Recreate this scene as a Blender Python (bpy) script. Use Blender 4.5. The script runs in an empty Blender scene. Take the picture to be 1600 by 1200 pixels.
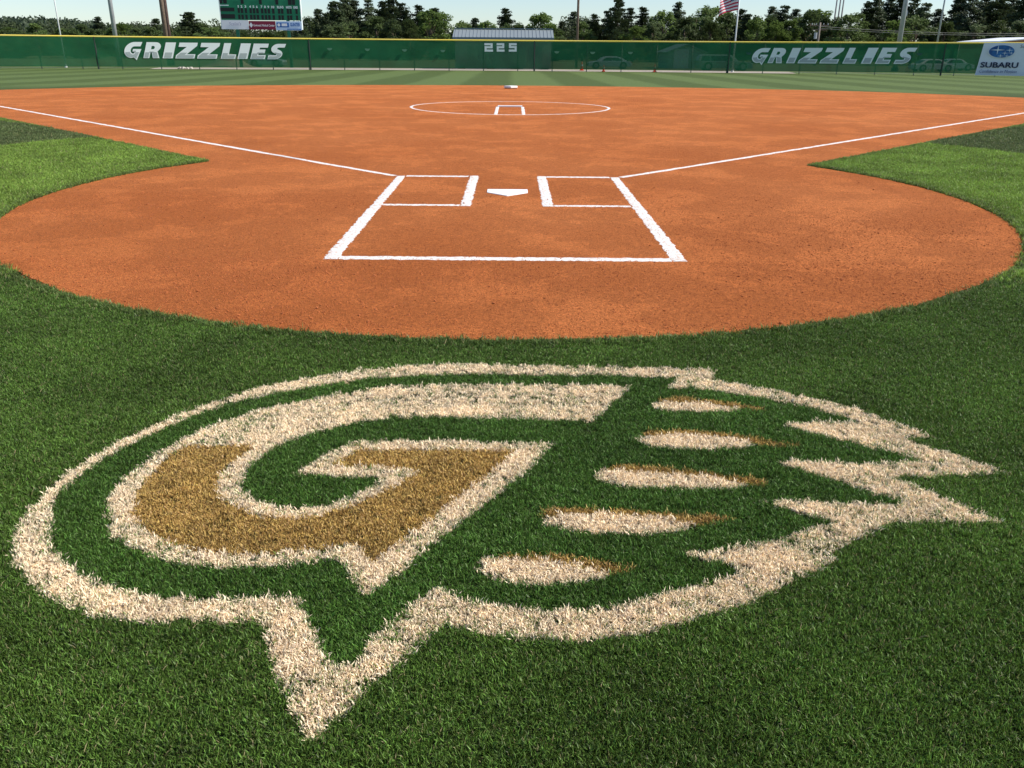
import bpy, bmesh, math, random
import numpy as np
from mathutils import Vector, Matrix
random.seed(7); rng = np.random.default_rng(11)
S = bpy.context.scene; COL = S.collection
# ------------------------------------------------------------------ camera
W0, H0 = 1600.0, 1200.0
F_PX, PITCH, ROLL, YAW, CAM_H, CAM_X, CAM_Y = 1320.0, math.radians(21.73), .0077, .0029, 1.437, .038, -8.921
_c, _s = math.cos(YAW), math.sin(YAW); _cp, _sp = math.cos(PITCH), math.sin(PITCH); _cr, _sr = math.cos(ROLL), math.sin(ROLL)
_R = Vector((_c, -_s, 0)); _Fh = Vector((_s, _c, 0)); _Z = Vector((0, 0, 1))
FWD = _Fh*_cp - _Z*_sp; UP = _Fh*_sp + _Z*_cp
IMR = _R*_cr + UP*_sr; IMU = UP*_cr - _R*_sr
CAM = Vector((CAM_X, CAM_Y, CAM_H))
cam = bpy.data.cameras.new('camera'); co = bpy.data.objects.new('camera', cam); COL.objects.link(co)
M4 = Matrix((IMR, IMU, -FWD)).transposed().to_4x4(); M4.translation = CAM
co.matrix_world = M4
cam.sensor_fit = 'HORIZONTAL'; cam.sensor_width = 36; cam.lens = F_PX/W0*36; cam.clip_start = .05; cam.clip_end = 9000
S.camera = co
# ------------------------------------------------------------------ sky and sun
SUN_AZ, SUN_EL = math.radians(93), math.radians(44)
w = bpy.data.worlds.new('World'); S.world = w; w.use_nodes = True
nt = w.node_tree; sky = nt.nodes.new('ShaderNodeTexSky'); sky.sky_type = 'NISHITA'; sky.sun_disc = False
sky.sun_elevation = SUN_EL; sky.sun_rotation = SUN_AZ; sky.air_density = .9; sky.dust_density = .2; sky.ozone_density = 2.4
tint = nt.nodes.new('ShaderNodeMixRGB'); tint.blend_type = 'MULTIPLY'; tint.inputs[0].default_value = 1; tint.inputs[2].default_value = (.93, .98, 1.05, 1)   # thin high haze cools the horizon
nt.links.new(sky.outputs[0], tint.inputs[1]); nt.links.new(tint.outputs[0], nt.nodes['Background'].inputs[0]); nt.nodes['Background'].inputs[1].default_value = .10
sd = Vector((math.sin(SUN_AZ)*math.cos(SUN_EL), math.cos(SUN_AZ)*math.cos(SUN_EL), math.sin(SUN_EL)))
sl = bpy.data.lights.new('sun', 'SUN'); sl.energy = 5.0; sl.angle = math.radians(.53); sl.color = (1, .93, .82)
so = bpy.data.objects.new('sun', sl); COL.objects.link(so); so.rotation_euler = sd.to_track_quat('Z', 'Y').to_euler(); so.location = (60, 40, 60)
S.view_settings.view_transform = 'Standard'; S.view_settings.look = 'None'; S.view_settings.exposure = .45; S.view_settings.gamma = 1

# ------------------------------------------------------------------ geometry from pixels
def ray(px, py):
    return (FWD + IMR*((px-800)/F_PX) - IMU*((py-600)/F_PX)).normalized()
PY = np.array([-400, 2, 13.1, 19, 25.9, 31.4, 50, 68.6, 90, 160, 9000.])
PZ = np.array([0, 0, .055, .03, -.06, -.17, -.34, -.48, -.52, -.9, -.9])
def gz(y):                                    # crowned infield, outfield falling away to the fence
    return float(np.interp(y, PY, PZ))
def gzv(y): return np.interp(y, PY, PZ)
def ground(px, py, z=0.0):
    d = ray(px, py); t = (z-CAM.z)/d.z; return CAM + d*t
def at_depth(px, py, y):                      # the point of that pixel's ray at world depth y
    d = ray(px, py); t = (y-CAM.y)/d.y; return CAM + d*t
RF = 113.0; FCY = 68.6-RF                     # the fence stands on this arc
def on_fence(px, py, off=0):
    d = ray(px, py); R = RF-off
    ox, oy = CAM.x, CAM.y-FCY
    a = d.x**2+d.y**2; b = 2*(ox*d.x+oy*d.y); c = ox*ox+oy*oy-R*R
    t = (-b+math.sqrt(b*b-4*a*c))/(2*a); return CAM+d*t
def fence_s(p): return math.atan2(p.x, p.y-FCY)*RF
def fpt(s, z, off=0):
    a = s/RF; R = RF-off; return Vector((math.sin(a)*R, FCY+math.cos(a)*R, z))
def fg(s): return gz(fpt(s, 0).y)

# ------------------------------------------------------------------ materials
MATS = {}
def mat(name, col, rough=.7, metal=0, noise=None, bump=0, bscale=50, spec=.3, coord='Object'):
    """col: base colour; noise=(scale, other colour, contrast lo, hi)"""
    if name in MATS: return MATS[name]
    m = bpy.data.materials.new(name); m.use_nodes = True; t = m.node_tree; N = t.nodes; L = t.links
    b = N['Principled BSDF']; b.inputs['Base Color'].default_value = (*col, 1); b.inputs['Roughness'].default_value = rough
    b.inputs['Metallic'].default_value = metal; b.inputs['Specular IOR Level'].default_value = spec
    tc = N.new('ShaderNodeTexCoord')
    if noise:
        sc, c2, lo, hi = noise
        n = N.new('ShaderNodeTexNoise'); n.inputs['Scale'].default_value = sc; n.inputs['Detail'].default_value = 6
        L.new(tc.outputs[coord], n.inputs['Vector'])
        r = N.new('ShaderNodeValToRGB'); r.color_ramp.elements[0].position = lo; r.color_ramp.elements[1].position = hi
        r.color_ramp.elements[0].color = (*col, 1); r.color_ramp.elements[1].color = (*c2, 1)
        L.new(n.outputs['Fac'], r.inputs[0]); L.new(r.outputs[0], b.inputs['Base Color'])
    if bump:
        n2 = N.new('ShaderNodeTexNoise'); n2.inputs['Scale'].default_value = bscale; n2.inputs['Detail'].default_value = 5
        L.new(tc.outputs[coord], n2.inputs['Vector'])
        bp = N.new('ShaderNodeBump'); bp.inputs['Strength'].default_value = bump; bp.inputs['Distance'].default_value = .02
        L.new(n2.outputs['Fac'], bp.inputs['Height']); L.new(bp.outputs[0], b.inputs['Normal'])
    MATS[name] = m; return m
def blade_mat(name, base, tip, var, mid=.45, transl=.35, patch=(1.6, .75, 1.25)):
    """grass blade: colour along the blade from attribute t, per-tuft and per-patch variation, some translucency"""
    m = bpy.data.materials.new(name); m.use_nodes = True; t = m.node_tree; N = t.nodes; L = t.links
    b = N['Principled BSDF']; out = N['Material Output']
    at = N.new('ShaderNodeAttribute'); at.attribute_name = 't'
    r = N.new('ShaderNodeValToRGB'); e = r.color_ramp.elements
    e[0].position = .1; e[0].color = (*base, 1); e[1].position = mid; e[1].color = (*tip, 1)
    L.new(at.outputs['Fac'], r.inputs[0])
    at2 = N.new('ShaderNodeAttribute'); at2.attribute_name = 'bl'        # per-blade random
    oi = N.new('ShaderNodeObjectInfo')
    geo = N.new('ShaderNodeNewGeometry'); ns = N.new('ShaderNodeTexNoise'); ns.inputs['Scale'].default_value = patch[0]; ns.inputs['Detail'].default_value = 4
    L.new(geo.outputs['Position'], ns.inputs['Vector'])
    mr = N.new('ShaderNodeMapRange'); mr.inputs[1].default_value = .3; mr.inputs[2].default_value = .7; mr.inputs[3].default_value = patch[1]; mr.inputs[4].default_value = patch[2]
    L.new(ns.outputs['Fac'], mr.inputs[0])
    m1 = N.new('ShaderNodeMapRange'); m1.inputs[3].default_value = 1-var; m1.inputs[4].default_value = 1+var; L.new(at2.outputs['Fac'], m1.inputs[0])
    m2 = N.new('ShaderNodeMapRange'); m2.inputs[3].default_value = 1-var*.5; m2.inputs[4].default_value = 1+var*.5; L.new(oi.outputs['Random'], m2.inputs[0])
    a = N.new('ShaderNodeMath'); a.operation = 'MULTIPLY'; L.new(m1.outputs[0], a.inputs[0]); L.new(m2.outputs[0], a.inputs[1])
    a2 = N.new('ShaderNodeMath'); a2.operation = 'MULTIPLY'; L.new(a.outputs[0], a2.inputs[0]); L.new(mr.outputs[0], a2.inputs[1])
    hs = N.new('ShaderNodeHueSaturation'); L.new(a2.outputs[0], hs.inputs['Value']); L.new(r.outputs[0], hs.inputs['Color'])
    hm = N.new('ShaderNodeMapRange'); hm.inputs[3].default_value = .485; hm.inputs[4].default_value = .515; L.new(at2.outputs['Fac'], hm.inputs[0]); L.new(hm.outputs[0], hs.inputs['Hue'])
    if 'painted' not in name:                 # a few dry straw-coloured blades
        gt = N.new('ShaderNodeMath'); gt.operation = 'GREATER_THAN'; gt.inputs[1].default_value = .965; L.new(at2.outputs['Fac'], gt.inputs[0])
        sm = N.new('ShaderNodeMixRGB'); sm.inputs[2].default_value = (.30, .27, .13, 1); L.new(gt.outputs[0], sm.inputs[0]); L.new(hs.outputs[0], sm.inputs[1]); hs = sm
    L.new(hs.outputs[0], b.inputs['Base Color']); b.inputs['Roughness'].default_value = .5; b.inputs['Specular IOR Level'].default_value = .35
    tr = N.new('ShaderNodeBsdfTranslucent'); L.new(hs.outputs[0], tr.inputs['Color'])
    mx = N.new('ShaderNodeMixShader'); mx.inputs[0].default_value = transl
    L.new(b.outputs[0], mx.inputs[1]); L.new(tr.outputs[0], mx.inputs[2]); L.new(mx.outputs[0], out.inputs['Surface'])
    return m

# ------------------------------------------------------------------ object helpers
def tag(o, label=None, cat=None, group=None, kind=None):
    for k, v in (('label', label), ('category', cat), ('group', group), ('kind', kind)):
        if v: o[k] = v
    return o
def link(o, parent=None):
    COL.objects.link(o)
    if parent is not None: o.parent = parent
    return o
def empty(name, loc=(0, 0, 0), rz=0):
    o = bpy.data.objects.new(name, None); o.location = loc; o.rotation_euler = (0, 0, rz); o.empty_display_size = .2; return link(o)
class MB:
    def __init__(s): s.v = []; s.f = []; s.m = []
    def add(s, vs, fs, mi=0):
        n = len(s.v); s.v += [tuple(v) for v in vs]; s.f += [tuple(i+n for i in f) for f in fs]; s.m += [mi]*len(fs); return s
    def box(s, x0, x1, y0, y1, z0, z1, mi=0):
        return s.add([(x0,y0,z0),(x1,y0,z0),(x1,y1,z0),(x0,y1,z0),(x0,y0,z1),(x1,y0,z1),(x1,y1,z1),(x0,y1,z1)],
            [(0,3,2,1),(4,5,6,7),(0,1,5,4),(1,2,6,5),(2,3,7,6),(3,0,4,7)], mi)
    def tube(s, pts, r, n=10, mi=0, cap=True):
        pts = [Vector(p) for p in pts]; rs = r if isinstance(r, (list, tuple)) else [r]*len(pts); vs = []; fs = []
        for i, p in enumerate(pts):
            d = (pts[min(i+1, len(pts)-1)]-pts[max(i-1, 0)]).normalized()
            u = d.cross(Vector((0, 0, 1)) if abs(d.z) < .9 else Vector((1, 0, 0))).normalized(); v = d.cross(u)
            for k in range(n):
                a = 2*math.pi*k/n; vs.append(p+(u*math.cos(a)+v*math.sin(a))*rs[i])
        for i in range(len(pts)-1):
            for k in range(n):
                k2 = (k+1) % n; fs.append((i*n+k, i*n+k2, (i+1)*n+k2, (i+1)*n+k))
        if cap: fs.append(tuple(range(n-1, -1, -1))); fs.append(tuple(range((len(pts)-1)*n, len(pts)*n)))
        return s.add(vs, fs, mi)
    def build(s, name, mats, parent=None, smooth=False, bevel=0, loc=None):
        me = bpy.data.meshes.new(name); me.from_pydata(s.v, [], s.f); me.update()
        for m in (mats if isinstance(mats, (list, tuple)) else [mats]): me.materials.append(m)
        if len(me.materials) > 1: me.polygons.foreach_set('material_index', s.m)
        bm = bmesh.new(); bm.from_mesh(me); bmesh.ops.recalc_face_normals(bm, faces=bm.faces)
        if bevel: bmesh.ops.bevel(bm, geom=[e for e in bm.edges if len(e.link_faces) == 2 and e.calc_face_angle(0) > .5], offset=bevel, segments=2, affect='EDGES', profile=.7)
        bm.to_mesh(me); bm.free()
        if smooth: me.polygons.foreach_set('use_smooth', [True]*len(me.polygons))
        o = bpy.data.objects.new(name, me)
        if loc: o.location = loc
        return link(o, parent)
def copy_tree(o, parent=None):
    c = o.copy(); COL.objects.link(c); c.parent = parent
    for ch in list(o.children): copy_tree(ch, c)
    return c
def sheet(name, poly, m, lift, ycuts, parent=None, holes=()):
    """a flat region of ground draped over the ground profile"""
    bm = bmesh.new(); es = []
    for pl in (poly, *holes):
        vs = [bm.verts.new((x, y, 0)) for x, y in pl]
        es += [bm.edges.new((vs[i], vs[(i+1) % len(vs)])) for i in range(len(vs))]
    bmesh.ops.triangle_fill(bm, use_beauty=True, use_dissolve=False, edges=es, normal=(0, 0, 1))
    for y in ycuts:
        bmesh.ops.bisect_plane(bm, geom=bm.verts[:]+bm.edges[:]+bm.faces[:], plane_co=(0, y, 0), plane_no=(0, 1, 0), dist=1e-5)
    for v in bm.verts: v.co.z = gz(v.co.y)+lift
    for f in bm.faces:
        if f.normal.z < 0: f.normal_flip()
    me = bpy.data.meshes.new(name); bm.to_mesh(me); bm.free(); me.materials.append(m)
    return link(bpy.data.objects.new(name, me), parent)

# ------------------------------------------------------------------ ground, dirt, lawns
HOME_R = 4.72; PIT = (0.0, 13.1); ARC = 18.3; OFFS = 1.42
def in_dirt(x, y):
    a = np.hypot(x, y) < HOME_R
    b = (np.hypot(x-PIT[0], y-PIT[1]) < ARC) & (x > -y-OFFS) & (x < y+OFFS)
    return a | b
def dirt_outline():
    # home circle from the right wedge tip round the back to the left one, up the foul side, round the arc
    A = OFFS; yt = (-A+math.sqrt(2*HOME_R**2-A*A))/2; xt = yt+A     # wedge tips at (+-xt, yt)
    a0 = math.atan2(yt, xt); pts = []
    n = 90; a1 = math.pi-a0
    for i in range(n+1):                       # clockwise through the bottom
        a = a0-(2*math.pi-(a1-a0))*i/n; r = HOME_R+.025*math.sin(a*9)+.015*math.sin(a*23+1); pts.append((r*math.cos(a), r*math.sin(a)))
    # left foul side up to the arc
    k = A; # x=-y-k with circle
    # (y+k)^2+(y-13.1)^2=ARC^2
    b = (2*k-26.2); c = k*k+13.1**2-ARC**2; y1 = (-b+math.sqrt(b*b-8*c))/4
    for i in range(1, 12):
        y = yt+(y1-yt)*i/12; pts.append((-y-k+.015*math.sin(y*7), y))
    aL = math.atan2(y1-13.1, -y1-k); aR = math.pi-aL
    for i in range(81):
        a = aL+(aR-aL)*i/80; r = ARC+.06*math.sin(a*31); pts.append((r*math.cos(a), 13.1+r*math.sin(a)))
    for i in range(11, 0, -1):
        y = yt+(y1-yt)*i/12; pts.append((y+k+.015*math.sin(y*6), y))
    return pts
def ground_material():
    m = bpy.data.materials.new('turf_ground'); m.use_nodes = True; t = m.node_tree; N = t.nodes; L = t.links; b = N['Principled BSDF']
    geo = N.new('ShaderNodeNewGeometry'); sp = N.new('ShaderNodeSeparateXYZ'); L.new(geo.outputs['Position'], sp.inputs[0])
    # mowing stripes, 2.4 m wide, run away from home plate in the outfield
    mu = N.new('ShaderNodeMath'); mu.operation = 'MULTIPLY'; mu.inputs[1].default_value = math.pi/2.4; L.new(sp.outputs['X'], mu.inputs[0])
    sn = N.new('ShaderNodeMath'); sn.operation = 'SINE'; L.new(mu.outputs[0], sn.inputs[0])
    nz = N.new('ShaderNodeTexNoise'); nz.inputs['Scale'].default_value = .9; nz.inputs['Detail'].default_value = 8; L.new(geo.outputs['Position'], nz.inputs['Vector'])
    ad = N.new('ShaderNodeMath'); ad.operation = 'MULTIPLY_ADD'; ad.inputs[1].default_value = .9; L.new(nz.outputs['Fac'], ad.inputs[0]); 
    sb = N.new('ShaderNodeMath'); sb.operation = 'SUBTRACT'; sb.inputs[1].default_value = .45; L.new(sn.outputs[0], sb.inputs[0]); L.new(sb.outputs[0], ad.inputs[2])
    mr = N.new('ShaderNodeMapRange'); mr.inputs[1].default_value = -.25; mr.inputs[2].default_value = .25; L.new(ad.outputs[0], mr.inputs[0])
    cr = N.new('ShaderNodeMixRGB'); cr.inputs[1].default_value = (.068, .100, .026, 1); cr.inputs[2].default_value = (.098, .140, .042, 1); L.new(mr.outputs[0], cr.inputs[0])  # light and dark bands: sheen of leaning blades painted as colour
    n2 = N.new('ShaderNodeTexNoise'); n2.inputs['Scale'].default_value = 40; n2.inputs['Detail'].default_value = 6; L.new(geo.outputs['Position'], n2.inputs['Vector'])
    hs = N.new('ShaderNodeHueSaturation'); m2 = N.new('ShaderNodeMapRange'); m2.inputs[1].default_value = .3; m2.inputs[2].default_value = .7; m2.inputs[3].default_value = .7; m2.inputs[4].default_value = 1.3
    L.new(n2.outputs['Fac'], m2.inputs[0]); L.new(m2.outputs[0], hs.inputs['Value']); L.new(cr.outputs[0], hs.inputs['Color'])
    # near lawn: thatch between the blades
    y1 = N.new('ShaderNodeMapRange'); y1.inputs[1].default_value = 20; y1.inputs[2].default_value = 26; L.new(sp.outputs['Y'], y1.inputs[0])
    mx = N.new('ShaderNodeMixRGB'); mx.inputs[1].default_value = (.045, .066, .018, 1); L.new(y1.outputs[0], mx.inputs[0]); L.new(hs.outputs[0], mx.inputs[2])
    # beyond the fence: rough pale grass
    y2 = N.new('ShaderNodeMapRange'); y2.inputs[1].default_value = 74; y2.inputs[2].default_value = 80; L.new(sp.outputs['Y'], y2.inputs[0])
    m3 = N.new('ShaderNodeMixRGB'); m3.inputs[2].default_value = (.15, .15, .065, 1); L.new(y2.outputs[0], m3.inputs[0]); L.new(mx.outputs[0], m3.inputs[1])
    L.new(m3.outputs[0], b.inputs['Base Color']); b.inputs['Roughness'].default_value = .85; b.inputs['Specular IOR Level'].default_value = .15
    bp = N.new('ShaderNodeBump'); bp.inputs['Strength'].default_value = .6; bp.inputs['Distance'].default_value = .03; L.new(n2.outputs['Fac'], bp.inputs['Height']); L.new(bp.outputs[0], b.inputs['Normal'])
    return m
def dirt_material():
    m = bpy.data.materials.new('infield_clay'); m.use_nodes = True; t = m.node_tree; N = t.nodes; L = t.links; b = N['Principled BSDF']
    geo = N.new('ShaderNodeNewGeometry')
    def noise(sc, det=6, rough=.6, stretch=None):
        n = N.new('ShaderNodeTexNoise'); n.inputs['Scale'].default_value = sc; n.inputs['Detail'].default_value = det; n.inputs['Roughness'].default_value = rough
        if stretch:
            mp = N.new('ShaderNodeMapping'); mp.inputs['Scale'].default_value = stretch; L.new(geo.outputs['Position'], mp.inputs[0]); L.new(mp.outputs[0], n.inputs['Vector'])
        else: L.new(geo.outputs['Position'], n.inputs['Vector'])
        return n
    big = noise(.45, 5, .55); pat = noise(.9, 9, .68); mid = noise(7, 6, .7); fine = noise(70, 4, .75); grit = noise(190, 2, .6)
    r = N.new('ShaderNodeValToRGB'); e = r.color_ramp.elements
    e[0].position = .34; e[0].color = (.50, .150, .041, 1); e[1].position = .66; e[1].color = (.58, .190, .058, 1)
    L.new(big.outputs['Fac'], r.inputs[0])
    def val(src, lo, hi, a, bb, prev):
        mr = N.new('ShaderNodeMapRange'); mr.inputs[1].default_value = lo; mr.inputs[2].default_value = hi; mr.inputs[3].default_value = a; mr.inputs[4].default_value = bb; L.new(src.outputs['Fac'], mr.inputs[0])
        h = N.new('ShaderNodeHueSaturation'); L.new(mr.outputs[0], h.inputs['Value']); L.new(prev.outputs[0], h.inputs['Color']); return h
    h1 = val(noise(26, 5, .7), .3, .7, .80, 1.12, val(mid, .3, .7, .92, 1.08, val(pat, .515, .545, .97, 1.13, r))); h2 = val(fine, .32, .70, .55, 1.25, h1); h3 = val(grit, .3, .7, .68, 1.24, h2)
    L.new(h3.outputs[0], b.inputs['Base Color']); b.inputs['Roughness'].default_value = .97; b.inputs['Specular IOR Level'].default_value = .1
    ad = N.new('ShaderNodeMath'); ad.operation = 'MULTIPLY_ADD'; ad.inputs[1].default_value = 1.6; L.new(fine.outputs['Fac'], ad.inputs[0]); L.new(grit.outputs['Fac'], ad.inputs[2])
    bp = N.new('ShaderNodeBump'); bp.inputs['Strength'].default_value = 1.0; bp.inputs['Distance'].default_value = .012; L.new(ad.outputs[0], bp.inputs['Height']); L.new(bp.outputs[0], b.inputs['Normal'])
    return m
gxs = [-3000, -900, -300, -120, -70, -45, -30, -20, -12, -6, 0, 6, 12, 20, 30, 45, 70, 120, 300, 900, 3000]
gys = [-40, -12, -6, 0, 2, 6, 10, 13.1, 16, 19, 22, 25.9, 31.4, 40, 50, 60, 68.6, 80, 90, 120, 160, 300, 700, 1500, 4000]
g = MB(); nx = len(gxs)
g.add([(x, y, gz(y)) for y in gys for x in gxs], [(j*nx+i, j*nx+i+1, (j+1)*nx+i+1, (j+1)*nx+i) for j in range(len(gys)-1) for i in range(nx-1)])
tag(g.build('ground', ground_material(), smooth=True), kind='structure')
YC = [i*.75 for i in range(-6, 43)]
DIRT = dirt_material()
tag(sheet('infield_dirt', dirt_outline(), DIRT, .006, YC), kind='structure')
# darker strip of turf along each dugout side
dk = mat('foul_turf', (.040, .064, .022), .9, noise=(3, (.055, .085, .03), .35, .65), bump=.5, bscale=45)
DKL = [ground(-260, 250), ground(0, 231), ground(75, 223), ground(160, 217), ground(90, 205), ground(-20, 190), ground(-260, 160)]
DKR = [ground(1860, 268), ground(1600, 244), ground(1530, 235), ground(1445, 227), ground(1520, 211), ground(1620, 198), ground(1860, 170)]
DKL = [(p.x, p.y) for p in DKL]; DKR = [(p.x, p.y) for p in DKR]
for nm, pl in (('dark_turf_left', DKL), ('dark_turf_right', DKR)): tag(sheet(nm, pl, dk, .003, YC), kind='structure')
# gravel drive just beyond the fence
gr = mat('gravel', (.33, .29, .24), .95, noise=(4, (.42, .37, .31), .35, .65), bump=.5, bscale=30)
drv = MB(); ss = [-30+i*2 for i in range(0, 28)]
drv.add([(*fpt(s, 0, -o).to_2d(), gz(fpt(s, 0, -o).y)+.02) for s in ss for o in (.9, 7.5)], [(2*i, 2*i+1, 2*i+3, 2*i+2) for i in range(len(ss)-1)])
tag(drv.build('gravel_drive', gr), kind='structure')

# ------------------------------------------------------------------ chalk, plate, base
CH = mat('chalk', (.80, .79, .77), .95, noise=(38, (.62, .36, .23), .52, .70), bump=.8, bscale=120, coord='Object')
def chalk(mb, pts, wd, closed=False, step=.022):
    P = []
    for i in range(len(pts)-(0 if closed else 1)):
        a = Vector(pts[i]); b = Vector(pts[(i+1) % len(pts)]); n = max(1, int((b-a).length/step))
        P += [a.lerp(b, k/n) for k in range(n)]
    if not closed: P.append(Vector(pts[-1]))
    n = len(P); vs = []; fs = []
    for i in range(n):
        d = (P[(i+1) % n]-P[i-1]) if closed else (P[min(i+1, n-1)]-P[max(i-1, 0)])
        d.normalize(); nn = Vector((-d.y, d.x))
        h = wd/2
        for o, z in ((-h-random.uniform(-.012, .010), .0066), (-h*.72, .0082+random.uniform(-.001, .001)), (h*.72, .0082+random.uniform(-.001, .001)), (h+random.uniform(-.012, .010), .0066)):
            q = P[i]+nn*o; vs.append((q.x, q.y, gz(q.y)+z))
    for i in range(n if closed else n-1):
        j = (i+1) % n
        for k in range(3): fs.append((i*4+k, i*4+k+1, j*4+k+1, j*4+k))
    mb.add(vs, fs); return mb
X1, X2, YF, YB, YCB = 1.266, .40, 1.33, -.64, -2.87
def box_lines(sx):
    m = MB(); chalk(m, [(sx*X1, YF), (sx*X1, YB-.045)], .10); chalk(m, [(sx*X2, YF+.05), (sx*X2, YB-.05)], .105)
    chalk(m, [(sx*(X1-.06), YF), (sx*(X2+.06), YF)], .10); chalk(m, [(sx*(X1-.06), YB), (sx*(X2+.06), YB)], .085); return m
for sx, sd_ in ((-1, 'left'), (1, 'right')):
    tag(box_lines(sx).build('batters_box', CH, smooth=True), 'white chalk batter\'s box on the clay, '+sd_+' of home plate', 'chalk line', 'chalk batter\'s boxes')
m = MB(); chalk(m, [(-X1, YB-.045), (-X1, YCB-.05)], .108); chalk(m, [(X1, YB-.045), (X1, YCB-.05)], .108); chalk(m, [(-X1+.06, YCB), (X1-.06, YCB)], .105)
tag(m.build('catchers_box', CH, smooth=True), 'three sided white chalk catcher\'s box behind home plate, nearest the camera', 'chalk line')
for sx, sd_ in ((-1, 'left'), (1, 'right')):
    m = chalk(MB(), [(sx*1.335, 1.335), (sx*30, 30)], .085, step=.12)
    tag(m.build('foul_line', CH, smooth=True), f'long white chalk foul line running out to the {sd_} from the batter\'s boxes', 'chalk line', 'foul lines')
cc = [(2.44*math.cos(a*math.pi/48), 13.1+2.44*math.sin(a*math.pi/48)) for a in range(96)]
tag(chalk(MB(), cc, .07, True).build('pitching_circle', CH, smooth=True), 'thin white chalk circle around the pitching spot in mid infield', 'chalk line')
m = MB(); chalk(m, [(-.31, 13.1-2.40), (-.31, 13.12)], .075); chalk(m, [(.31, 13.1-2.40), (.31, 13.12)], .075)
tag(m.build('pitching_lane', CH, smooth=True), 'two short chalk lines of the pitching lane inside the chalk circle', 'chalk line')
WHR = mat('white_rubber', (.80, .81, .82), .5, noise=(9, (.72, .66, .60), .55, .8))
rb = MB().box(-.305, .305, 13.10, 13.25, gz(13.1)+.005, gz(13.1)+.035)
tag(rb.build('pitching_plate', WHR, bevel=.006), 'narrow white rubber pitching plate inside the chalk circle', 'plate')
hp = MB(); P5 = [(-.216, .432), (-.216, .216), (0, 0), (.216, .216), (.216, .432)]; P5 = [(x, y-.09) for x, y in P5]
hp.add([(x, y, z) for z in (.002, .013) for x, y in P5], [(4, 3, 2, 1, 0), (5, 6, 7, 8, 9)]+[(i, (i+1) % 5, 5+(i+1) % 5, 5+i) for i in range(5)])
tag(hp.build('home_plate', WHR, bevel=.004), 'white five sided rubber home plate between the batter\'s boxes', 'plate')
b2 = empty('second_base', (0, 25.9, gz(25.9)+.006), math.pi/4); tag(b2, 'white square base bag at the far edge of the infield clay', 'base')
MB().box(-.19, .19, -.19, .19, .02, .10).build('bag', WHR, b2, bevel=.025, smooth=True)
MB().box(-.17, .17, -.17, .17, 0, .02).build('bottom_plate', mat('black_rubber', (.03, .03, .03)), b2)

# ------------------------------------------------------------------ grass tufts and the painted emblem
def tuft(name, material, nb=20, rad=.022, hmin=.008, hmax=.019, wid=.0021, seed=0):
    r = random.Random(seed); vs = []; fs = []; T = []; B = []
    for _ in range(nb):
        a = r.uniform(0, 6.283); q = rad*math.sqrt(r.random()); bx, by = q*math.cos(a), q*math.sin(a)
        h = r.uniform(hmin, hmax); ln = r.uniform(.1, .9)*h; la = r.uniform(0, 6.283); lx, ly = math.cos(la)*ln, math.sin(la)*ln
        fa = r.uniform(0, 3.1416); wx, wy = math.cos(fa)*wid*.5*r.uniform(.7, 1.3), math.sin(fa)*wid*.5*r.uniform(.7, 1.3)
        n = len(vs); bl = r.random()
        vs += [(bx-wx, by-wy, 0), (bx+wx, by+wy, 0), (bx+lx*.35-wx*.9, by+ly*.35-wy*.9, h*.6), (bx+lx*.35+wx*.9, by+ly*.35+wy*.9, h*.6), (bx+lx, by+ly, h*r.uniform(.85, 1))]
        fs += [(n, n+1, n+3, n+2), (n+2, n+3, n+4)]; T += [0, 0, .6, .6, 1]; B += [bl]*5
    me = bpy.data.meshes.new(name); me.from_pydata(vs, [], fs); me.materials.append(material)
    for nm, d in (('t', T), ('bl', B)):
        at = me.attributes.new(nm, 'FLOAT', 'POINT'); at.data.foreach_set('value', d)
    return bpy.data.objects.new(name, me)
def scatter(name, pts, rot, scl, sources, parent=None):
    """one mesh of points; geometry nodes put a tuft on each"""
    n = len(pts); me = bpy.data.meshes.new(name); me.from_pydata([tuple(p) for p in pts], [], [])
    a = me.attributes.new('rot', 'FLOAT_VECTOR', 'POINT'); a.data.foreach_set('vector', np.asarray(rot, 'f').ravel())
    a = me.attributes.new('scl', 'FLOAT_VECTOR', 'POINT'); a.data.foreach_set('vector', np.asarray(scl, 'f').ravel())
    a = me.attributes.new('var', 'INT', 'POINT'); a.data.foreach_set('value', rng.integers(0, len(sources), n).astype('i'))
    o = link(bpy.data.objects.new(name, me), parent); o['kind'] = 'stuff'
    ng = bpy.data.node_groups.new(name, 'GeometryNodeTree')
    ng.interface.new_socket('Geometry', in_out='INPUT', socket_type='NodeSocketGeometry'); ng.interface.new_socket('Geometry', in_out='OUTPUT', socket_type='NodeSocketGeometry')
    N = ng.nodes; L = ng.links; gi = N.new('NodeGroupInput'); go = N.new('NodeGroupOutput'); ip = N.new('GeometryNodeInstanceOnPoints'); jn = N.new('GeometryNodeJoinGeometry')
    for s in reversed(sources):
        oi = N.new('GeometryNodeObjectInfo'); oi.inputs['Object'].default_value = s; oi.inputs['As Instance'].default_value = True; L.new(oi.outputs['Geometry'], jn.inputs[0])
    def na(nm, tp):
        q = N.new('GeometryNodeInputNamedAttribute'); q.data_type = tp; q.inputs['Name'].default_value = nm; return next(x for x in q.outputs if x.enabled and x.name == 'Attribute')
    L.new(gi.outputs[0], ip.inputs['Points']); L.new(jn.outputs[0], ip.inputs['Instance']); ip.inputs['Pick Instance'].default_value = True
    L.new(na('var', 'INT'), ip.inputs['Instance Index']); L.new(na('rot', 'FLOAT_VECTOR'), ip.inputs['Rotation']); L.new(na('scl', 'FLOAT_VECTOR'), ip.inputs['Scale'])
    L.new(ip.outputs[0], go.inputs[0]); md = o.modifiers.new('scatter', 'NODES'); md.node_group = ng
    return o
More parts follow.
